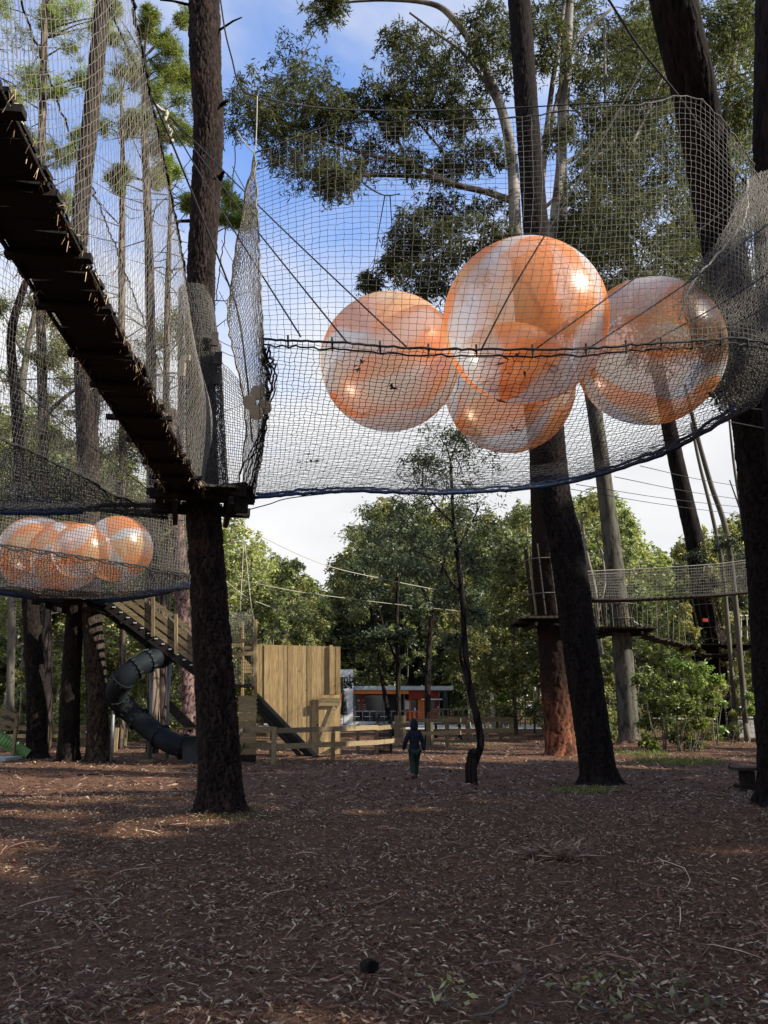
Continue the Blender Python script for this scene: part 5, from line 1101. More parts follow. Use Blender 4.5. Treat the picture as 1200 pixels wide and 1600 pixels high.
# the black slide under the slanting edge
a0, a1 = P(402, 1081, TY-.1), P(497, 1181, TY-.1)
for k, (o1, w_) in enumerate([(0.02, .10), (.16, .10), (.30, .10), (.44, .10), (.56, .08)]):
    mb = MB(); mb.bar(a0+Vector((-.02, .1*k, -o1-.05)), a1+Vector((-.30 if k > 2 else 0, .1*k, -o1*.55-.05)), .10, w_); mb.build('slide_rib', M['black'], tw)
mb = MB(); mb.prism([a0+Vector((0, .3, -.04)), a1+Vector((0, .3, -.04)), a1+Vector((-.1, .3, -.3)), a0+Vector((0, .3, -.62))], (0, .4, 0)); mb.build('slide_bed', M['black'], tw)
# left: stacked horizontal boards, posts, rails and net above
for i in range(8):
    y0 = 1087+i*13.2; mb = MB(); mb.prism([P(373, y0, 22.9), P(400, y0, 22.9), P(400, y0+12.7, 22.9), P(373, y0+12.7, 22.9)], (0, .04, 0)); mb.build('side_board', M['board_h'] if i < 7 else M['old_wood'], tw)
for px_, t_, b_, Yp, w_ in [(399, 968, 1088, 24.9, .10), (379, 972, 1087, 25.6, .08), (394.5, 1010, 1084, 25.2, .06)]:
    a, b = P(px_, t_, Yp), P(px_, b_, Yp); mb = MB(); mb.bar(b, a, w_, w_, up=(0, 1, 0)); mb.build('post', M['board_h'], tw)
for y_, h_, xl, xr, Yp in [(1001, .13, 358, 397, 24.8), (1008, .10, 358, 380, 25.3), (1012.5, .10, 378, 398, 25.5), (1021, .13, 358, 397, 24.8), (1028, .08, 358, 378, 25.3)]:
    mb = MB(); mb.bar(P(xl, y_, Yp), P(xr, y_, Yp), .04, h_); mb.build('rail', M['board_h'], tw)
mb = MB(); mb.prism([P(377, 1024, 26), P(396, 1044, 26), P(396, 1052, 26), P(377, 1053, 26)], (0, .05, 0)); mb.build('brace_panel', M['board_v'], tw)
mb = MB(); mb.bar(P(352, 1072, 24.8), P(397, 1072, 24.8), .9, .08); mb.build('deck', M['deck_wood'], tw)
netting('netting', [[P(352, 950, 25), P(362, 957, 25), P(374, 957, 25), P(386, 956, 25), P(394, 953, 25), P(397, 968, 25)], [P(352, 985, 25), P(362, 985, 25), P(374, 985, 25), P(386, 985, 25), P(394, 985, 25), P(397, 990, 25)], [P(352, 1068, 25), P(362, 1068, 25), P(374, 1068, 25), P(386, 1068, 25), P(394, 1068, 25), P(396, 1068, 25)]], 16, 34, .008, M['net_pale'], tw, wob=.006)
rope('hanging_rope', [P(375, 957, 25), P(381, 845, 25)], .014, M['rope_pale'], tw, n=6); rope('hanging_rope', [P(393, 953, 25), P(382, 845, 25)], .014, M['rope_pale'], tw, n=6)
mb = MB(); mb.prism([P(532, 1057, TY), P(536, 1058, TY), P(536, 1083, TY), P(532, 1083, TY)], (0, .3, 0)); mb.build('side_flap', M['old_wood'], tw)

# ------------------------------------------------------------------ boarded ramp up to the platform
rp = thing('ramp', 'steep boarded ramp with plank railing climbing over the tube slide to the platform', 'ramp', P(240, 990, 22.4))
RY = 22.4
def rl(x, off=0): return 945+(x-170)*(1046-945)/(305-170)+off
mb = MB(); mb.bar(P(168, rl(168, 2), RY), P(312, rl(312, 2), RY), .05, .26, up=(0, 0, 1)); mb.build('stringer', M['old_wood'], rp)
mb = MB(); mb.bar(P(168, rl(168, 2), RY+1.1), P(312, rl(312, 2), RY+1.1), .05, .26, up=(0, 0, 1)); mb.build('stringer', M['old_wood'], rp)
for k in range(12):
    x = 178+k*11; p = P(x, rl(x, -3), RY); mb = MB(); mb.box(p+Vector((0, .55, 0)), (.14, .98, .035)); mb.build('tread', M['old_wood'], rp)
    mb = MB(); mb.box(P(x, rl(x, -2.5), RY-.045), (.09, .02, .03)); mb.build('tread_end', M['fascia'], rp)
for off in (-12, -27, -42, -57):
    for dy in (0, 1.1):
        x0 = 176 if off > -20 else 176+(-off-12)*.2; mb = MB(); mb.bar(P(x0, rl(x0, off), RY+dy), P(312, rl(312, off), RY+dy), .035, .15 if off != -57 else .1, up=(0, 0, 1)); mb.build('railing_board', M['rail_h'], rp)
for x in (239, 275, 306):
    for dy in (-.05, 1.05):
        mb = MB(); mb.bar(P(x, rl(x, -2), RY+dy), P(x, rl(x, -64), RY+dy), .09, .06, up=(0, 1, 0)); mb.build('post', M['post'], rp)
netting('netting', [[P(180, rl(180, -52), RY+.1), P(312, rl(312, -52), RY+.1)], [P(180, rl(180, -6), RY+.1), P(312, rl(312, -6), RY+.1)]], 60, 18, .008, M['net_pale'], rp)
# ------------------------------------------------------------------ tube slide
ts = thing('tube_slide', 'dark blue grey spiral tube slide on steel posts left of the front pine', 'tube slide', G(250, 1190))
path = [(150, 938, 24.4), (178, 953, 24.4), (205, 974, 24.4), (232, 995, 24.4), (252, 1008, 24.2), (262, 1014, 23.8), (260, 1022, 23.1), (247, 1027, 22.6), (228, 1035, 22.3), (208, 1047, 22.1), (191, 1063, 22.1), (182, 1082, 22.4), (187, 1098, 22.8), (203, 1112, 23.0), (222, 1128, 22.9), (244, 1146, 22.7), (266, 1160, 22.5), (292, 1168, 22.4), (312, 1170, 22.4)]
S = catmull([tuple(P(*q)) for q in path], 145); tr_ = .295
bounds = [0, 14, 27, 38, 46, 54, 62, 70, 80, 90, 100, 110, 122, 134, 144]
for i in range(len(bounds)-1):
    seg = [Vector(q) for q in S[bounds[i]:bounds[i+1]+1]]; mb = MB(); mb.tube(seg, tr_, 26, caps=False); mb.build('tube_segment', M['slide_blue'], ts, True)
    a, b = seg[-2], seg[-1]; d = (b-a).normalized(); mb = MB(); mb.tube([b-d*.03, b+d*.03], tr_+.035, 26); mb.build('flange', M['slide_blue'], ts)
    up = Vector((0, 0, 1)); s1 = d.cross(up).normalized(); s2 = s1.cross(d); mb = MB()
    for k in range(14):
        an = 2*PI*k/14; o_ = (s1*math.cos(an)+s2*math.sin(an))*(tr_+.045); mb.tube([b+o_-d*.055, b+o_+d*.055], .016, 5)
    o = mb.build('bolts', M['black'], ts); o['kind'] = 'stuff'
mb = MB(); c = P(306, 1172, 22.4); mb.box(c, (.5, .9, .75)); mb.build('exit_trough', M['slide_blue'], ts)
for (a, b, Yp, r_) in [((239, 1030), (231, 1192), 23.0, .045), ((236, 1040), (235, 1192), 23.2, .045), ((263, 1030), (262, 1186), 23.6, .04), ((267, 1020), (264, 1120), 24.2, .035), ((178, 1092), (175, 1182), 22.7, .045)]:
    g_ = P(*b, Yp); mb = MB(); mb.tube([P(*a, Yp), Vector((g_.x, g_.y, 0))], r_, 10); mb.build('steel_post', M['steel'], ts, True)
mb = MB(); q = P(231, 1190, 22.9); mb.box((q.x, q.y, .04), (.4, .3, .09)); mb.build('foot_block', M['post'], ts)
mb = MB(); mb.bar(P(242, 1040, 22.8), P(251, 1020, 22.8), .03, .06); mb.build('bracket', M['black'], ts)
e = thing('stair_stringer', 'dark slanting board beside the lower end of the tube slide', 'board', P(285, 1125, 24)); mb = MB(); mb.bar(P(262, 1100, 24), P(302, 1140, 24), .08, .26); mb.build('board', M['deck_wood'], e)
mb = MB(); mb.bar(P(283, 1138, 24.1), P(306, 1138, 24.1), .6, .05); mb.build('step', M['rail_h'], e)

# ------------------------------------------------------------------ rail fences
def fence(label, posts, rails, group='timber rail fences'):
    a = posts[0]; g0 = G(a[0], a[1]); e = thing('rail_fence', label, 'fence', (g0.x, g0.y, 0), group)
    for (px_, pyb, pyt, w_) in posts:
        g_ = G(px_, pyb); t_ = P(px_, pyt, g_.y); mb = MB(); mb.box((g_.x, g_.y, t_.z/2-.05), (w_, w_, t_.z+.1), rz=.1); mb.build('post', M['post'], e)
    for (p0, p1, h) in rails:
        mb = MB(); mb.bar(P(*p0), P(*p1), .045, h); mb.build('rail', M['rail_h'], e)
fence('pale rail fence running from the front corner post past the tower to the barred gate',
      [(427, 1195, 1136, .14), (520, 1188, 1135, .12), (559, 1175, 1132, .12), (588, 1177, 1130, .14)],
      [((424, 1142, 22.0), (520, 1139, 23.0)  , .14), ((424, 1167, 22.0), (520, 1163, 23.0)  , .14), ((520, 1139, 23.0), (590, 1136.5, 25.9)  , .14), ((520, 1163, 23.0), (590, 1160, 25.9)  , .14)])
fence('short dark rail return from the corner post to the boards under the tower',
      [(424, 1180, 1140, .12)], [((380, 1140, 22.4), (427, 1140, 22.0), .16), ((380, 1165, 22.4), (427, 1165, 22.0), .16), ((398, 1148, 26.6), (424, 1148, 26.6), .12), ((398, 1160, 26.6), (424, 1160, 26.6), .12), ((372, 1152, 21.8), (380, 1140, 22.4), .16), ((372, 1177, 21.8), (380, 1165, 22.4), .16)])
fence('rail fence behind the walking child from the gate to the far right end',
      [(669, 1168, 1123, .13), (675, 1165, 1124, .12), (699, 1168.5, 1123, .14), (731, 1157, 1124, .16)],
      [((588, 1138, 26.2), (652, 1131, 28.5)  , .14), ((588, 1160, 26.2), (652, 1154, 28.5)  , .14), ((640, 1126, 30.5), (720, 1125, 29.2)  , .14), ((640, 1146, 30.5), (720, 1145, 29.2)  , .14)])
fence('far rail fence beyond the crooked sapling with dark posts',
      [(760, 1153, 1125, .18), (783, 1157, 1125, .18), (800, 1158, 1125, .18)],
      [((700, 1125, 36), (801, 1124, 37.2), .2), ((700, 1142, 36), (803, 1141, 37.2), .2)])
fence('low rail fence behind the left pines', [(0, 1168, 1133, .14), (66, 1168, 1133, .14), (180, 1174, 1137, .12), (195, 1166, 1137, .12), (128, 1168, 1133, .14)],
      [((-20, 1137, 31), (80, 1137, 31), .18), ((80, 1137, 31), (197, 1137, 31), .18), ((-20, 1150, 31), (80, 1150, 31), .13), ((80, 1150, 31), (197, 1150, 31), .13)])
e = thing('rail_fence', 'far thin handrail right of the cafe under the trees', 'fence', P(800, 1110, 70), 'timber rail fences')
for y_ in (1108, 1120): mb = MB(); mb.bar(P(672, y_, 71), P(850, y_, 66), .06, .09); mb.build('rail', M['rail_h'], e)
for x in range(676, 850, 8): q = P(x, 1108, np.interp(x, [672, 850], [71, 66])); mb = MB(); mb.box((q.x, q.y, q.z/2), (.08, .08, q.z)); mb.build('post', M['rail_h'], e)
# barred gate, board panel
e = thing('barred_gate', 'grey gate with thin vertical bars in the rail fence', 'gate', G(598, 1176)); gY = G(598, 1176).y
for x in np.linspace(593, 609, 9): q = P(x, 1126, gY); mb = MB(); mb.box((q.x, gY, q.z/2), (.025, .025, q.z)); mb.build('bar', M['old_wood'], e)
for y_ in (1126, 1150, 1174): mb = MB(); mb.bar(P(590, y_, gY), P(611, y_, gY), .04, .05); mb.build('gate_rail', M['black'], e)
for x in (590, 611): q = P(x, 1122, gY); mb = MB(); mb.box((q.x, gY, q.z/2), (.08, .08, q.z)); mb.build('gate_post', M['black'], e)
e = thing('board_screen', 'brown screen of upright boards beside the barred gate', 'screen', G(624, 1154)); sY = G(624, 1157).y
for i in range(5): x0 = 616+i*3.6; mb = MB(); mb.prism([P(x0, 1118, sY), P(x0+3.3, 1118, sY), P(x0+3.3, 1156, sY), P(x0, 1156, sY)], (0, .05, 0)); mb.build('board', M['red_bark'] if 0 else M['post'], e)
e = thing('picnic_table', 'low dark picnic table behind the rail fence', 'table', G(690, 1153)); q = G(700, 1154)
for k in (-1, 0, 1): mb = MB(); mb.box((q.x, q.y+k*.25, .72), (1.8, .23, .05)); mb.build('table_top_plank', M['deck_wood'], e)
for s_ in (-1, 1):
    mb = MB(); mb.box((q.x, q.y+s_*.7, .44), (1.8, .24, .05)); mb.build('seat', M['deck_wood'], e)
    mb = MB(); mb.box((q.x+s_*.6, q.y, .36), (.09, 1.4, .08)); mb.bar((q.x+s_*.6, q.y-.6, 0), (q.x+s_*.6, q.y-.2, .7), .08, .08); mb.bar((q.x+s_*.6, q.y+.6, 0), (q.x+s_*.6, q.y+.2, .7), .08, .08); mb.build('leg_frame', M['old_wood'], e)

# ------------------------------------------------------------------ cafe
CY = 73.0
def X(px, Y=CY): return P(px, 1105, Y).x
def Zp(py, Y=CY): return max(0, P(600, py, Y).z)
def pbox(name, x0, y0, x1, y1, dy, d, mat, parent, Y=CY):
    a, b = X(x0), X(x1); z1, z0 = Zp(y0), Zp(y1); mb = MB(); mb.box(((a+b)/2, Y+dy+d/2, (z0+z1)/2), (b-a, d, z1-z0)); return mb.build(name, M[mat], parent)
cf = thing('cafe', 'low kiosk cafe with pale flat roof, orange red walls and serving windows', 'cafe', (X(625), CY, 0))
pbox('roof', 551, 1072.5, 707, 1078.5, -1.2, 6, 'fascia', cf)
pbox('fascia_board', 552, 1079, 638, 1084.5, -1.0, .2, 'orange', cf); pbox('fascia_board', 638.3, 1079, 686, 1092, -.3, .2, 'red', cf)
pbox('back_wall', 553, 1079, 686, 1130, 4.2, .2, 'black', cf)
pbox('floor', 545, 1127, 690, 1131, -2.0, 6.4, 'fascia', cf)
for i in range(15):
    x0 = 632+i*3.5; pbox('wall_board', x0, 1111 if 642 < x0 < 652 else (1092.2 if x0 > 630 else 1079), x0+3.3, 1126.8, 0+.01*(i % 2), .1, 'orange' if i in (4, 6, 7, 8) else ('red' if i % 2 else 'orange' if i < 3 else 'red'), cf)
w1_ = pbox('window', 642, 1093, 651, 1111, -.06, .06, 'glass', cf); pbox('menu_board', 633, 1095, 639, 1108, -.10, .05, 'white', w1_); pbox('window', 672, 1093, 679, 1108, -.06, .06, 'glass', cf); pbox('menu_sheet', 647, 1106, 649.3, 1110.5, -.12, .03, 'white', cf)
pbox('awning', 658, 1092, 690, 1093.6, -1.1, 1.1, 'white', cf)
pbox('wall', 600, 1084.8, 631.5, 1127, .6, .1, 'black', cf)
pbox('door', 563, 1085, 567, 1112, -.02, .1, 'red', cf)
pbox('window', 568, 1086, 598, 1127, .5, .06, 'glass', cf); pbox('window', 555, 1086, 562, 1127, .5, .06, 'glass', cf)
for x0 in (558, 564): pbox('lamp_panel', x0, 1093, x0+4, 1096, .3, .05, 'white', cf)
for y0 in (1100, 1103.5, 1107): pbox('shelf_stripe', 560, y0, 572, y0+1.4, .3, .05, 'fascia', cf)
for x0 in (553, 599, 631, 685): pbox('column', x0, 1079, x0+1.6, 1127, -.4, .12, 'steel', cf)
for y_ in (1111,): mb = MB(); mb.bar((X(532), CY-2, Zp(y_)), (X(690), CY-2, Zp(y_)), .06, .08); mb.build('handrail', M['steel'], cf)
for x in range(534, 690, 11): pbox('rail_post', x, 1111.5, x+.9, 1130, -2.03, .06, 'steel', cf)
sg = thing('sign_wall', 'tall white panel wall with black lettering left of the cafe', 'sign', (X(543), CY-2.4, 0))
a, b = X(531), X(553); mb = MB(); mb.box(((a+b)/2, CY-2.4, Zp(1048)/2), (b-a, .25, Zp(1048))); mb.build('panel', M['white'], sg)
a, b = X(531.5), X(538); mb = MB(); mb.box(((a+b)/2, CY-2.56, (Zp(1083)+Zp(1118))/2), (b-a, .05, Zp(1083)-Zp(1118))); mb.build('orange_panel', M['orange'], sg)
def text(s, loc, size, mat, parent, ext=.01):
    c = bpy.data.curves.new('lettering', 'FONT'); c.body = s; c.size = size; c.extrude = ext; c.align_x = 'CENTER'
    t = bpy.data.objects.new('tmp', c); COL.objects.link(t); dg = bpy.context.evaluated_depsgraph_get(); dg.update()
    me = bpy.data.meshes.new_from_object(t.evaluated_get(dg)); bpy.data.objects.remove(t)
    o = bpy.data.objects.new('lettering', me); me.materials.clear(); me.materials.append(M[mat]); COL.objects.link(o)
    if parent: o.parent = parent; loc = Vector(loc)-wloc(parent)
    o.location = loc; o.rotation_euler = (PI/2, 0, 0); return o
text('mb', (X(544), CY-2.55, Zp(1067)), .95, 'black', sg)
text('o', (X(535.5), CY-2.61, Zp(1095)), .5, 'white', sg); text('o', (X(535.5), CY-2.61, Zp(1105)), .5, 'white', sg)
rdd = random.Random(4); mb = MB()
for k in range(60):                                          # dark drawn twigs printed under the letters
    p = Vector((X(rdd.uniform(536, 552)), CY-2.55, Zp(rdd.uniform(1066, 1076)))); mb.box(p, (rdd.uniform(.05, .25), .02, rdd.uniform(.03, .12)))
o = mb.build('printed_twigs', M['black'], sg); o['kind'] = 'stuff'
um = thing('closed_umbrella', 'closed black umbrella standing before the white sign wall', 'umbrella', (X(540), CY-3.2, 0))
mb = MB(); x = X(540); mb.tube([(x, CY-3.2, .9), (x, CY-3.2, 1.05), (x, CY-3.2, 1.5), (x, CY-3.2, 2.6), (x, CY-3.2, 3.05)], [.30, .34, .26, .18, .03], 10); mb.build('canopy', M['black'], um, True)
mb = MB(); mb.tube([(x, CY-3.2, 0), (x, CY-3.2, 1.2)], .04, 8); mb.build('pole', M['steel'], um); mb = MB(); mb.tube([(x, CY-3.2, 0), (x, CY-3.2, .12)], .3, 12); mb.build('base', M['black'], um)
um = thing('closed_umbrella', 'closed black umbrella right of the cafe', 'umbrella', (X(693), CY-2.4, 0)); x = X(693)
mb = MB(); mb.tube([(x, CY-2.4, .9), (x, CY-2.4, 1.5), (x, CY-2.4, 2.6), (x, CY-2.4, 2.95)], [.30, .25, .18, .03], 10); mb.build('canopy', M['black'], um, True)
mb = MB(); mb.tube([(x, CY-2.4, 0), (x, CY-2.4, 1.2)], .04, 8); mb.build('pole', M['steel'], um)
def chair(x, y, rz, lab, mat):
    e = thing('cafe_chair', lab, 'chair', (x, y, 0), 'cafe chairs'); e.rotation_euler = (0, 0, rz)
    for nm, c, s_ in [('seat', (0, 0, .45), (.42, .42, .05)), ('backrest', (0, .2, .75), (.42, .04, .4))]:
        mb = MB(); mb.box(c, s_); o = mb.build(nm, M[mat], None); o.parent = e
    for a in (-.18, .18):
        for b in (-.18, .18): mb = MB(); mb.box((a, b, .22), (.035, .035, .44)); o = mb.build('leg', M[mat], None); o.parent = e
def table(x, y, lab):
    e = thing('cafe_table', lab, 'table', (x, y, 0), 'cafe tables')
    mb = MB(); mb.tube([(x, y, .72), (x, y, .76)], .42, 16); mb.build('table_top', M['white'], e); mb = MB(); mb.tube([(x, y, 0), (x, y, .72)], .04, 8); mb.build('pedestal', M['black'], e); mb = MB(); mb.tube([(x, y, 0), (x, y, .03)], .25, 12); mb.build('foot', M['black'], e)
for i, (px_, lab) in enumerate([(556, 'left'), (576, 'middle'), (600, 'right')]):
    table(X(px_), CY-1.2, lab+' round white table on the cafe terrace')
    for s_ in (-1, 1): chair(X(px_)+s_*.75, CY-1.3, s_*-PI/2+.3, ('left' if s_ < 0 else 'right')+' hand black chair at the '+lab+' terrace table', 'black')
chair(X(534), CY-4, .3, 'pale blue chair beside the closed umbrella', 'fascia')

# ------------------------------------------------------------------ green slide at the left border
gs = thing('green_slide', 'wavy green slide with timber rails at the left border', 'slide', G(20, 1185)); sY = 24.5
for dy in (0, .75):
    mb = MB(); S = catmull([tuple(P(x, y, sY+dy)) for x, y in [(-60, 1105), (-20, 1138), (10, 1158), (30, 1170), (44, 1180)]], 24)
    for i in range(23): mb.bar(Vector(S[i]), Vector(S[i+1]), .08, .32)
    mb.build('side_wall', M['slide_green'], gs, True)
mb = MB(); S = catmull([tuple(P(x, y, sY+.4)) for x, y in [(-60, 1112), (-20, 1145), (10, 1165), (30, 1176), (44, 1186)]], 24)
for i in range(23): mb.bar(Vector(S[i]), Vector(S[i+1]), .72, .06)
mb.build('chute', M['slide_green'], gs, True)
mb = MB(); q = G(5, 1188); mb.box((q.x-1.4, q.y+.3, .04), (3.4, 1.6, .10)); mb.build('landing_slab', M['stone'], gs)
for y_ in (1112, 1127): mb = MB(); mb.bar(P(-60, y_-25, sY-.2), P(27, y_+8, sY-.2), .04  , .14); mb.build('railing_board', M['rail_h'], gs)
q = P(27, 1119, sY-.15); mb = MB(); mb.box((q.x, q.y, q.z/2), (.09, .09, q.z)); mb.build('post', M['post'], gs)

# ------------------------------------------------------------------ child
def skin_body(name, nodes, edges, mat, parent, lv=2):
    """nodes: name -> (x,y,z,r)"""
    ks = list(nodes); me = bpy.data.meshes.new(name); me.from_pydata([nodes[k][:3] for k in ks], [(ks.index(a), ks.index(b)) for a, b in edges], [])
    o = link(name, me, mat, parent); m_ = o.modifiers.new('skin', 'SKIN'); m_.use_smooth_shade = True
    for v, k in zip(me.skin_vertices[0].data, ks): r = nodes[k][3]; v.radius = r if isinstance(r, tuple) else (r, r)
    me.skin_vertices[0].data[0].use_root = True
    s_ = o.modifiers.new('subdiv', 'SUBSURF'); s_.levels = lv; s_.render_levels = lv; return o
kp = G(648, 1218); ch = thing('person', 'child in dark navy hooded jacket and green trousers walking away across the mulch', 'person', (kp.x, kp.y, gz(kp.x, kp.y)))
ch.rotation_euler = (0, 0, .05)
# 1.27 m tall child, walking away from the camera (+Y), mid stride
bodyN = {'pelvis': (0, 0, .62, (.095, .075)), 'waist': (0, .01, .74, (.085, .065)), 'chest': (0, .02, .88, (.10, .075)), 'neck': (0, .03, 1.0, .045), 'chin': (0, .05, 1.07, .07), 'head': (0, .055, 1.15, (.082, .088)), 'crown': (0, .05, 1.21, .055),
    'shL': (-.115, .02, .955, .045), 'elL': (-.20, -.03, .77, .036), 'wrL': (-.235, .05, .60, .026), 'shR': (.115, .02, .955, .045), 'elR': (.185, .01, .76, .036), 'wrR': (.215, .0, .58, .026),
    'hipL': (-.065, 0, .57, .07), 'knL': (-.055, -.02, .33, .05), 'anL': (-.05, -.16, .10, .032), 'toL': (-.05, -.09, .03, .03), 'hipR': (.065, 0, .57, .07), 'knR': (.05, .12, .32, .05), 'anR': (.045, .15, .06, .032), 'toR': (.045, .26, .03, .028)}
bE = [('pelvis', 'waist'), ('waist', 'chest'), ('chest', 'neck'), ('neck', 'chin'), ('chin', 'head'), ('head', 'crown'), ('chest', 'shL'), ('shL', 'elL'), ('elL', 'wrL'), ('chest', 'shR'), ('shR', 'elR'), ('elR', 'wrR'),
      ('pelvis', 'hipL'), ('hipL', 'knL'), ('knL', 'anL'), ('anL', 'toL'), ('pelvis', 'hipR'), ('hipR', 'knR'), ('knR', 'anR'), ('anR', 'toR')]
for s_, t_ in (('L', -1), ('R', 1)):                          # hands: palm, four fingers and a thumb
    wx, wy, wz, _ = bodyN['wr'+s_]; bodyN['pm'+s_] = (wx+t_*.006, wy+.012, wz-.045, (.022, .014)); bE.append(('wr'+s_, 'pm'+s_))
    for k in range(4):
        bodyN[f'f{k}a'+s_] = (wx+t_*.008, wy-.012+k*.015, wz-.085+abs(k-1.5)*.004, .0065); bodyN[f'f{k}b'+s_] = (wx+t_*.0, wy-.010+k*.015, wz-.112+abs(k-1.5)*.005, .0055); bE += [('pm'+s_, f'f{k}a'+s_), (f'f{k}a'+s_, f'f{k}b'+s_)]
    bodyN['th'+s_] = (wx-t_*.010, wy+.045, wz-.062, .0065); bE.append(('pm'+s_, 'th'+s_))
skin_body('body', bodyN, bE, M['skin'], ch)
def sub(keys, grow, extra=None, edges=None):
    n = {}
    for k in keys: v = bodyN[k]; r = v[3]; n[k] = (v[0], v[1], v[2], tuple(q+grow for q in r) if isinstance(r, tuple) else r+grow)
    if extra: n.update(extra)
    return n, [e_ for e_ in bE if e_[0] in n and e_[1] in n]+(edges or [])
n_, e_ = sub(['pelvis', 'waist', 'chest', 'neck', 'shL', 'elL', 'wrL', 'shR', 'elR', 'wrR'], .020, {'hem': (0, 0, .555, (.125, .095))}, [('pelvis', 'hem')]); n_['pelvis'] = (0, 0, .62, (.125, .095)); n_['neck'] = (0, .02, 1.0, .07)
skin_body('jacket', n_, e_, M['navy'], ch)
skin_body('hood', {'a': (0, .015, .985, (.085, .075)), 'b': (0, .035, 1.07, (.098, .10)), 'c': (0, .04, 1.16, (.102, .108)), 'd': (0, .03, 1.235, (.058, .062)), 'e': (0, .02, 1.262, .02)}, [('a', 'b'), ('b', 'c'), ('c', 'd'), ('d', 'e')], M['navy'], ch)
n_, e_ = sub(['pelvis', 'hipL', 'knL', 'anL', 'hipR', 'knR', 'anR'], .016); skin_body('trousers', n_, e_, M['trouser'], ch)
for a, b, c in [((-.05, -.20, .10), (-.05, -.14, .05), (-.05, -.05, .03)), ((.045, .11, .05), (.045, .17, .045), (.045, .27, .035))]:
    skin_body('shoe', {'h': (*a, .040), 'm': (*b, .042), 't': (*c, .034)}, [('h', 'm'), ('m', 't')], M['shoe'], ch)
for s_, t_ in (('ear', -1), ('ear', 1)):
    mb = MB(); mb.tube([(t_*.078, .06, 1.12), (t_*.088, .055, 1.15)], .016, 6); o = mb.build('ear', M['skin'], None, True); o.parent = ch
mb = MB(); mb.tube([(0, .135, 1.15), (0, .155, 1.125)], [.008, .014], 6); o = mb.build('nose', M['skin'], None, True); o.parent = ch
for t_ in (-1, 1): mb = MB(); mb.tube([(t_*.03, .128, 1.155), (t_*.03, .136, 1.155)], .010, 8); o = mb.build('eye', M['black'], None); o.parent = ch
mb = MB(); mb.box((0, .137, 1.10), (.04, .01, .008)); o = mb.build('mouth', M['red'], None); o.parent = ch

# ------------------------------------------------------------------ litter on the ground
def scatter(name, label, n, ymin, ymax, L_, W_, mat, seed, lift=.012, clear=1.0, power=1.0, cat='leaf litter', jl=.25, thin=False):
    rng = np.random.default_rng(seed); Y_ = ymin+(ymax-ymin)*rng.uniform(0, 1, n)**power; X_ = rng.uniform(-1, 1, n)*(Y_*.56+.6)
    dens = .5+.5*(np.sin(X_*4.1+1.7*np.sin(Y_*2.3))*np.sin(Y_*3.7+1.3*np.sin(X_*2.9)))**1+.0*np.sin(X_*1.7+Y_*.8+2*np.sin(Y_*.5))*np.sin(Y_*1.3-X_*.9); keep = rng.uniform(0, 1, n) < .25+.75*dens; X_, Y_ = X_[keep], Y_[keep]
    Z_ = .6*(.05*np.sin(X_*.5+1.3)*np.cos(Y_*.37)+.03*np.sin(X_*1.3+Y_*.9)+.02*np.sin(2.7*X_-1.9*Y_))+rng.uniform(.003, lift, len(X_))
    C = np.stack([X_, Y_, Z_], -1); n = len(C)
    th = rng.uniform(0, 2*PI, n); d = np.stack([np.cos(th), np.sin(th), rng.normal(size=n)*jl], -1); d /= np.linalg.norm(d, axis=1)[:, None]
    s_ = np.cross(d, np.array([0, 0, 1.])+rng.normal(size=(n, 3))*.35); s_ /= np.linalg.norm(s_, axis=1)[:, None]
    Ln = (L_*rng.lognormal(0, .35, n))[:, None]; Wn = (W_*rng.uniform(.6, 1.3, n))[:, None]; up = np.array([0, 0, 1.]); cv = rng.uniform(-.15, .3, n)[:, None]*Ln*.5; bend = rng.normal(size=n)[:, None]*Ln*.12
    # six points: tip, two sides low, two sides high, tail (a curved lens)
    p0 = C-d*Ln/2; p5 = C+d*Ln/2; m1 = C-d*Ln*.18+s_*bend+up*cv; m2 = C+d*Ln*.2+s_*bend+up*cv
    V = np.stack([p0, m1+s_*Wn/2, m1-s_*Wn/2, m2+s_*Wn*.45, m2-s_*Wn*.45, p5], 1).reshape(-1, 3); b = np.arange(n)[:, None]*6
    if thin: V = np.stack([p0, m1+s_*Wn/2, p5, m1-s_*Wn/2], 1).reshape(-1, 3); F = np.arange(4*n).reshape(n, 4)
    else: F = np.vstack([b+np.array([[0, 2, 1]]), b+np.array([[1, 2, 4]]), b+np.array([[1, 4, 3]]), b+np.array([[3, 4, 5]])])
    o = mesh_np(name, V, F, mat); tag(o, label, cat, kind='stuff'); return o
scatter('leaf_litter', 'dry curled gum leaves strewn over the mulch', 80000, 2.6, 15, .053, .0145, M['litter'], 1, .03, power=.9)
scatter('needle_litter', 'reddish brown pine needles and bark shreds on the clearing floor', 150000, 2.6, 16, .095, .0045, M['needle'], 2, .035, thin=True)
scatter('bark_litter', 'reddish bark chips scattered over the mulch', 26000, 2.6, 14, .034, .020, M['needle'], 5, .025, thin=True)
scatter('twig_litter', 'thin dry twigs scattered over the clearing floor', 1500, 3.0, 24, .42, .010, M['litter'], 6, .05, jl=.06)
scatter('far_leaf_litter', 'fallen leaves over the middle of the clearing', 42000, 14, 42, .12, .035, M['litter'], 3, .03, thin=True)
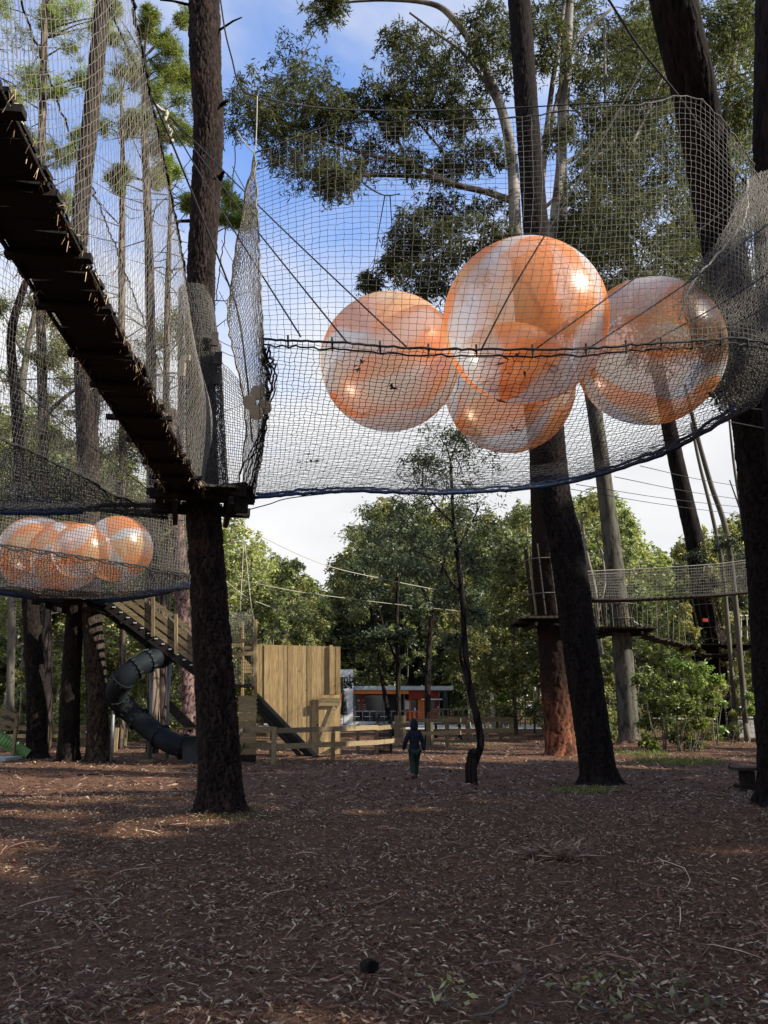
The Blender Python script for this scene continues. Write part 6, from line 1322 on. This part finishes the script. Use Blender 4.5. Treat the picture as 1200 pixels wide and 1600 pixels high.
# sticks, cone, fallen frond, sprigs
o = rope('stick', [tuple(G(x, y)+Vector((0, 0, z))) for x, y, z in [(735, 1598, .03), (775, 1585, .02), (800, 1565, .03), (818, 1545, .03), (824, 1518, .02)]], [.007]*6+[.0085]*4+[.006]*6+[.004]*4, M['mid_bark'], None, n=20, wig=.006, seed=3); tag(o, 'pale curved stick lying at the bottom edge', 'stick')
o = rope('twig', [tuple(G(x, y)+Vector((0, 0, .03))) for x, y in [(120, 1213), (145, 1212), (172, 1212)]], .02, M['dark_bark'], None, n=8); tag(o, 'thin dark twig lying before the left pines', 'twig')
e = thing('pine_cone', 'dark pine cone lying on the mulch near the bottom middle', 'pine cone', G(577, 1520)); c = G(577, 1520)+Vector((0, 0, .035))
mb = MB(); mb.tube([c+Vector((-.045, 0, 0)), c+Vector((-.02, 0, 0)), c+Vector((.02, 0, 0)), c+Vector((.05, 0, 0))], [.012, .03, .028, .008], 10); mb.build('core', M['dark_bark'], e, True)
mb = MB(); rdd = random.Random(8)
for k in range(80):
    t_ = k/80; a = k*2.4; r_ = .034*math.sin(PI*(.12+.8*t_)); p = c+Vector((-.05+.1*t_, math.cos(a)*r_, math.sin(a)*r_)); mb.box(p, (.010, .014, .014), rz=a)
o = mb.build('scales', M['dark_bark'], e); o['kind'] = 'stuff'
g_ = G(865, 1338); rng = np.random.default_rng(5); n = 420; th = rng.uniform(0, 2*PI, n); rr = .26*np.sqrt(rng.uniform(0, 1, n)); C = np.stack([g_.x+np.cos(th)*rr*1.3, g_.y+np.sin(th)*rr*.8, .02+.10*(1-rr/.26)*rng.uniform(0, 1, n)], -1)
V, F = leaf_cloud(C, .24, .014, -.1, rng, flat_=.35); o = mesh_np('dry_frond_heap', V, F, M['litter']); tag(o, 'small heap of dry brown fronds on the mulch right of centre', 'frond heap', kind='thing')
for (px_, py_, n, s_, lab) in [(700, 1575, 9, .10, 'small green seedling at the bottom edge near the pale stick'), (950, 1580, 16, .14, 'green weed sprig at the bottom edge, second from the right'), (1070, 1590, 20, .15, 'larger green weed sprig in the bottom right corner'), (930, 1560, 8, .09, 'tiny green sprig above the bottom weed')]:
    g_ = G(px_, py_); rng = np.random.default_rng(px_); e = thing('sprig', lab, 'plant', g_); C = np.array([g_])+rng.normal(size=(n*2, 3))*np.array([s_, s_, .02])+np.array([0, 0, .05+s_*.4]); V, F = leaf_cloud(C, .06, .028, .0, rng, flat_=.5); mesh_np('leaves', V, F, M['forest_leaf'], e)
    mb = MB()
    for k in range(4): mb.tube([g_, Vector(C[k])], [.004, .002], 4)
    mb.build('stem', M['mid_bark'], e)
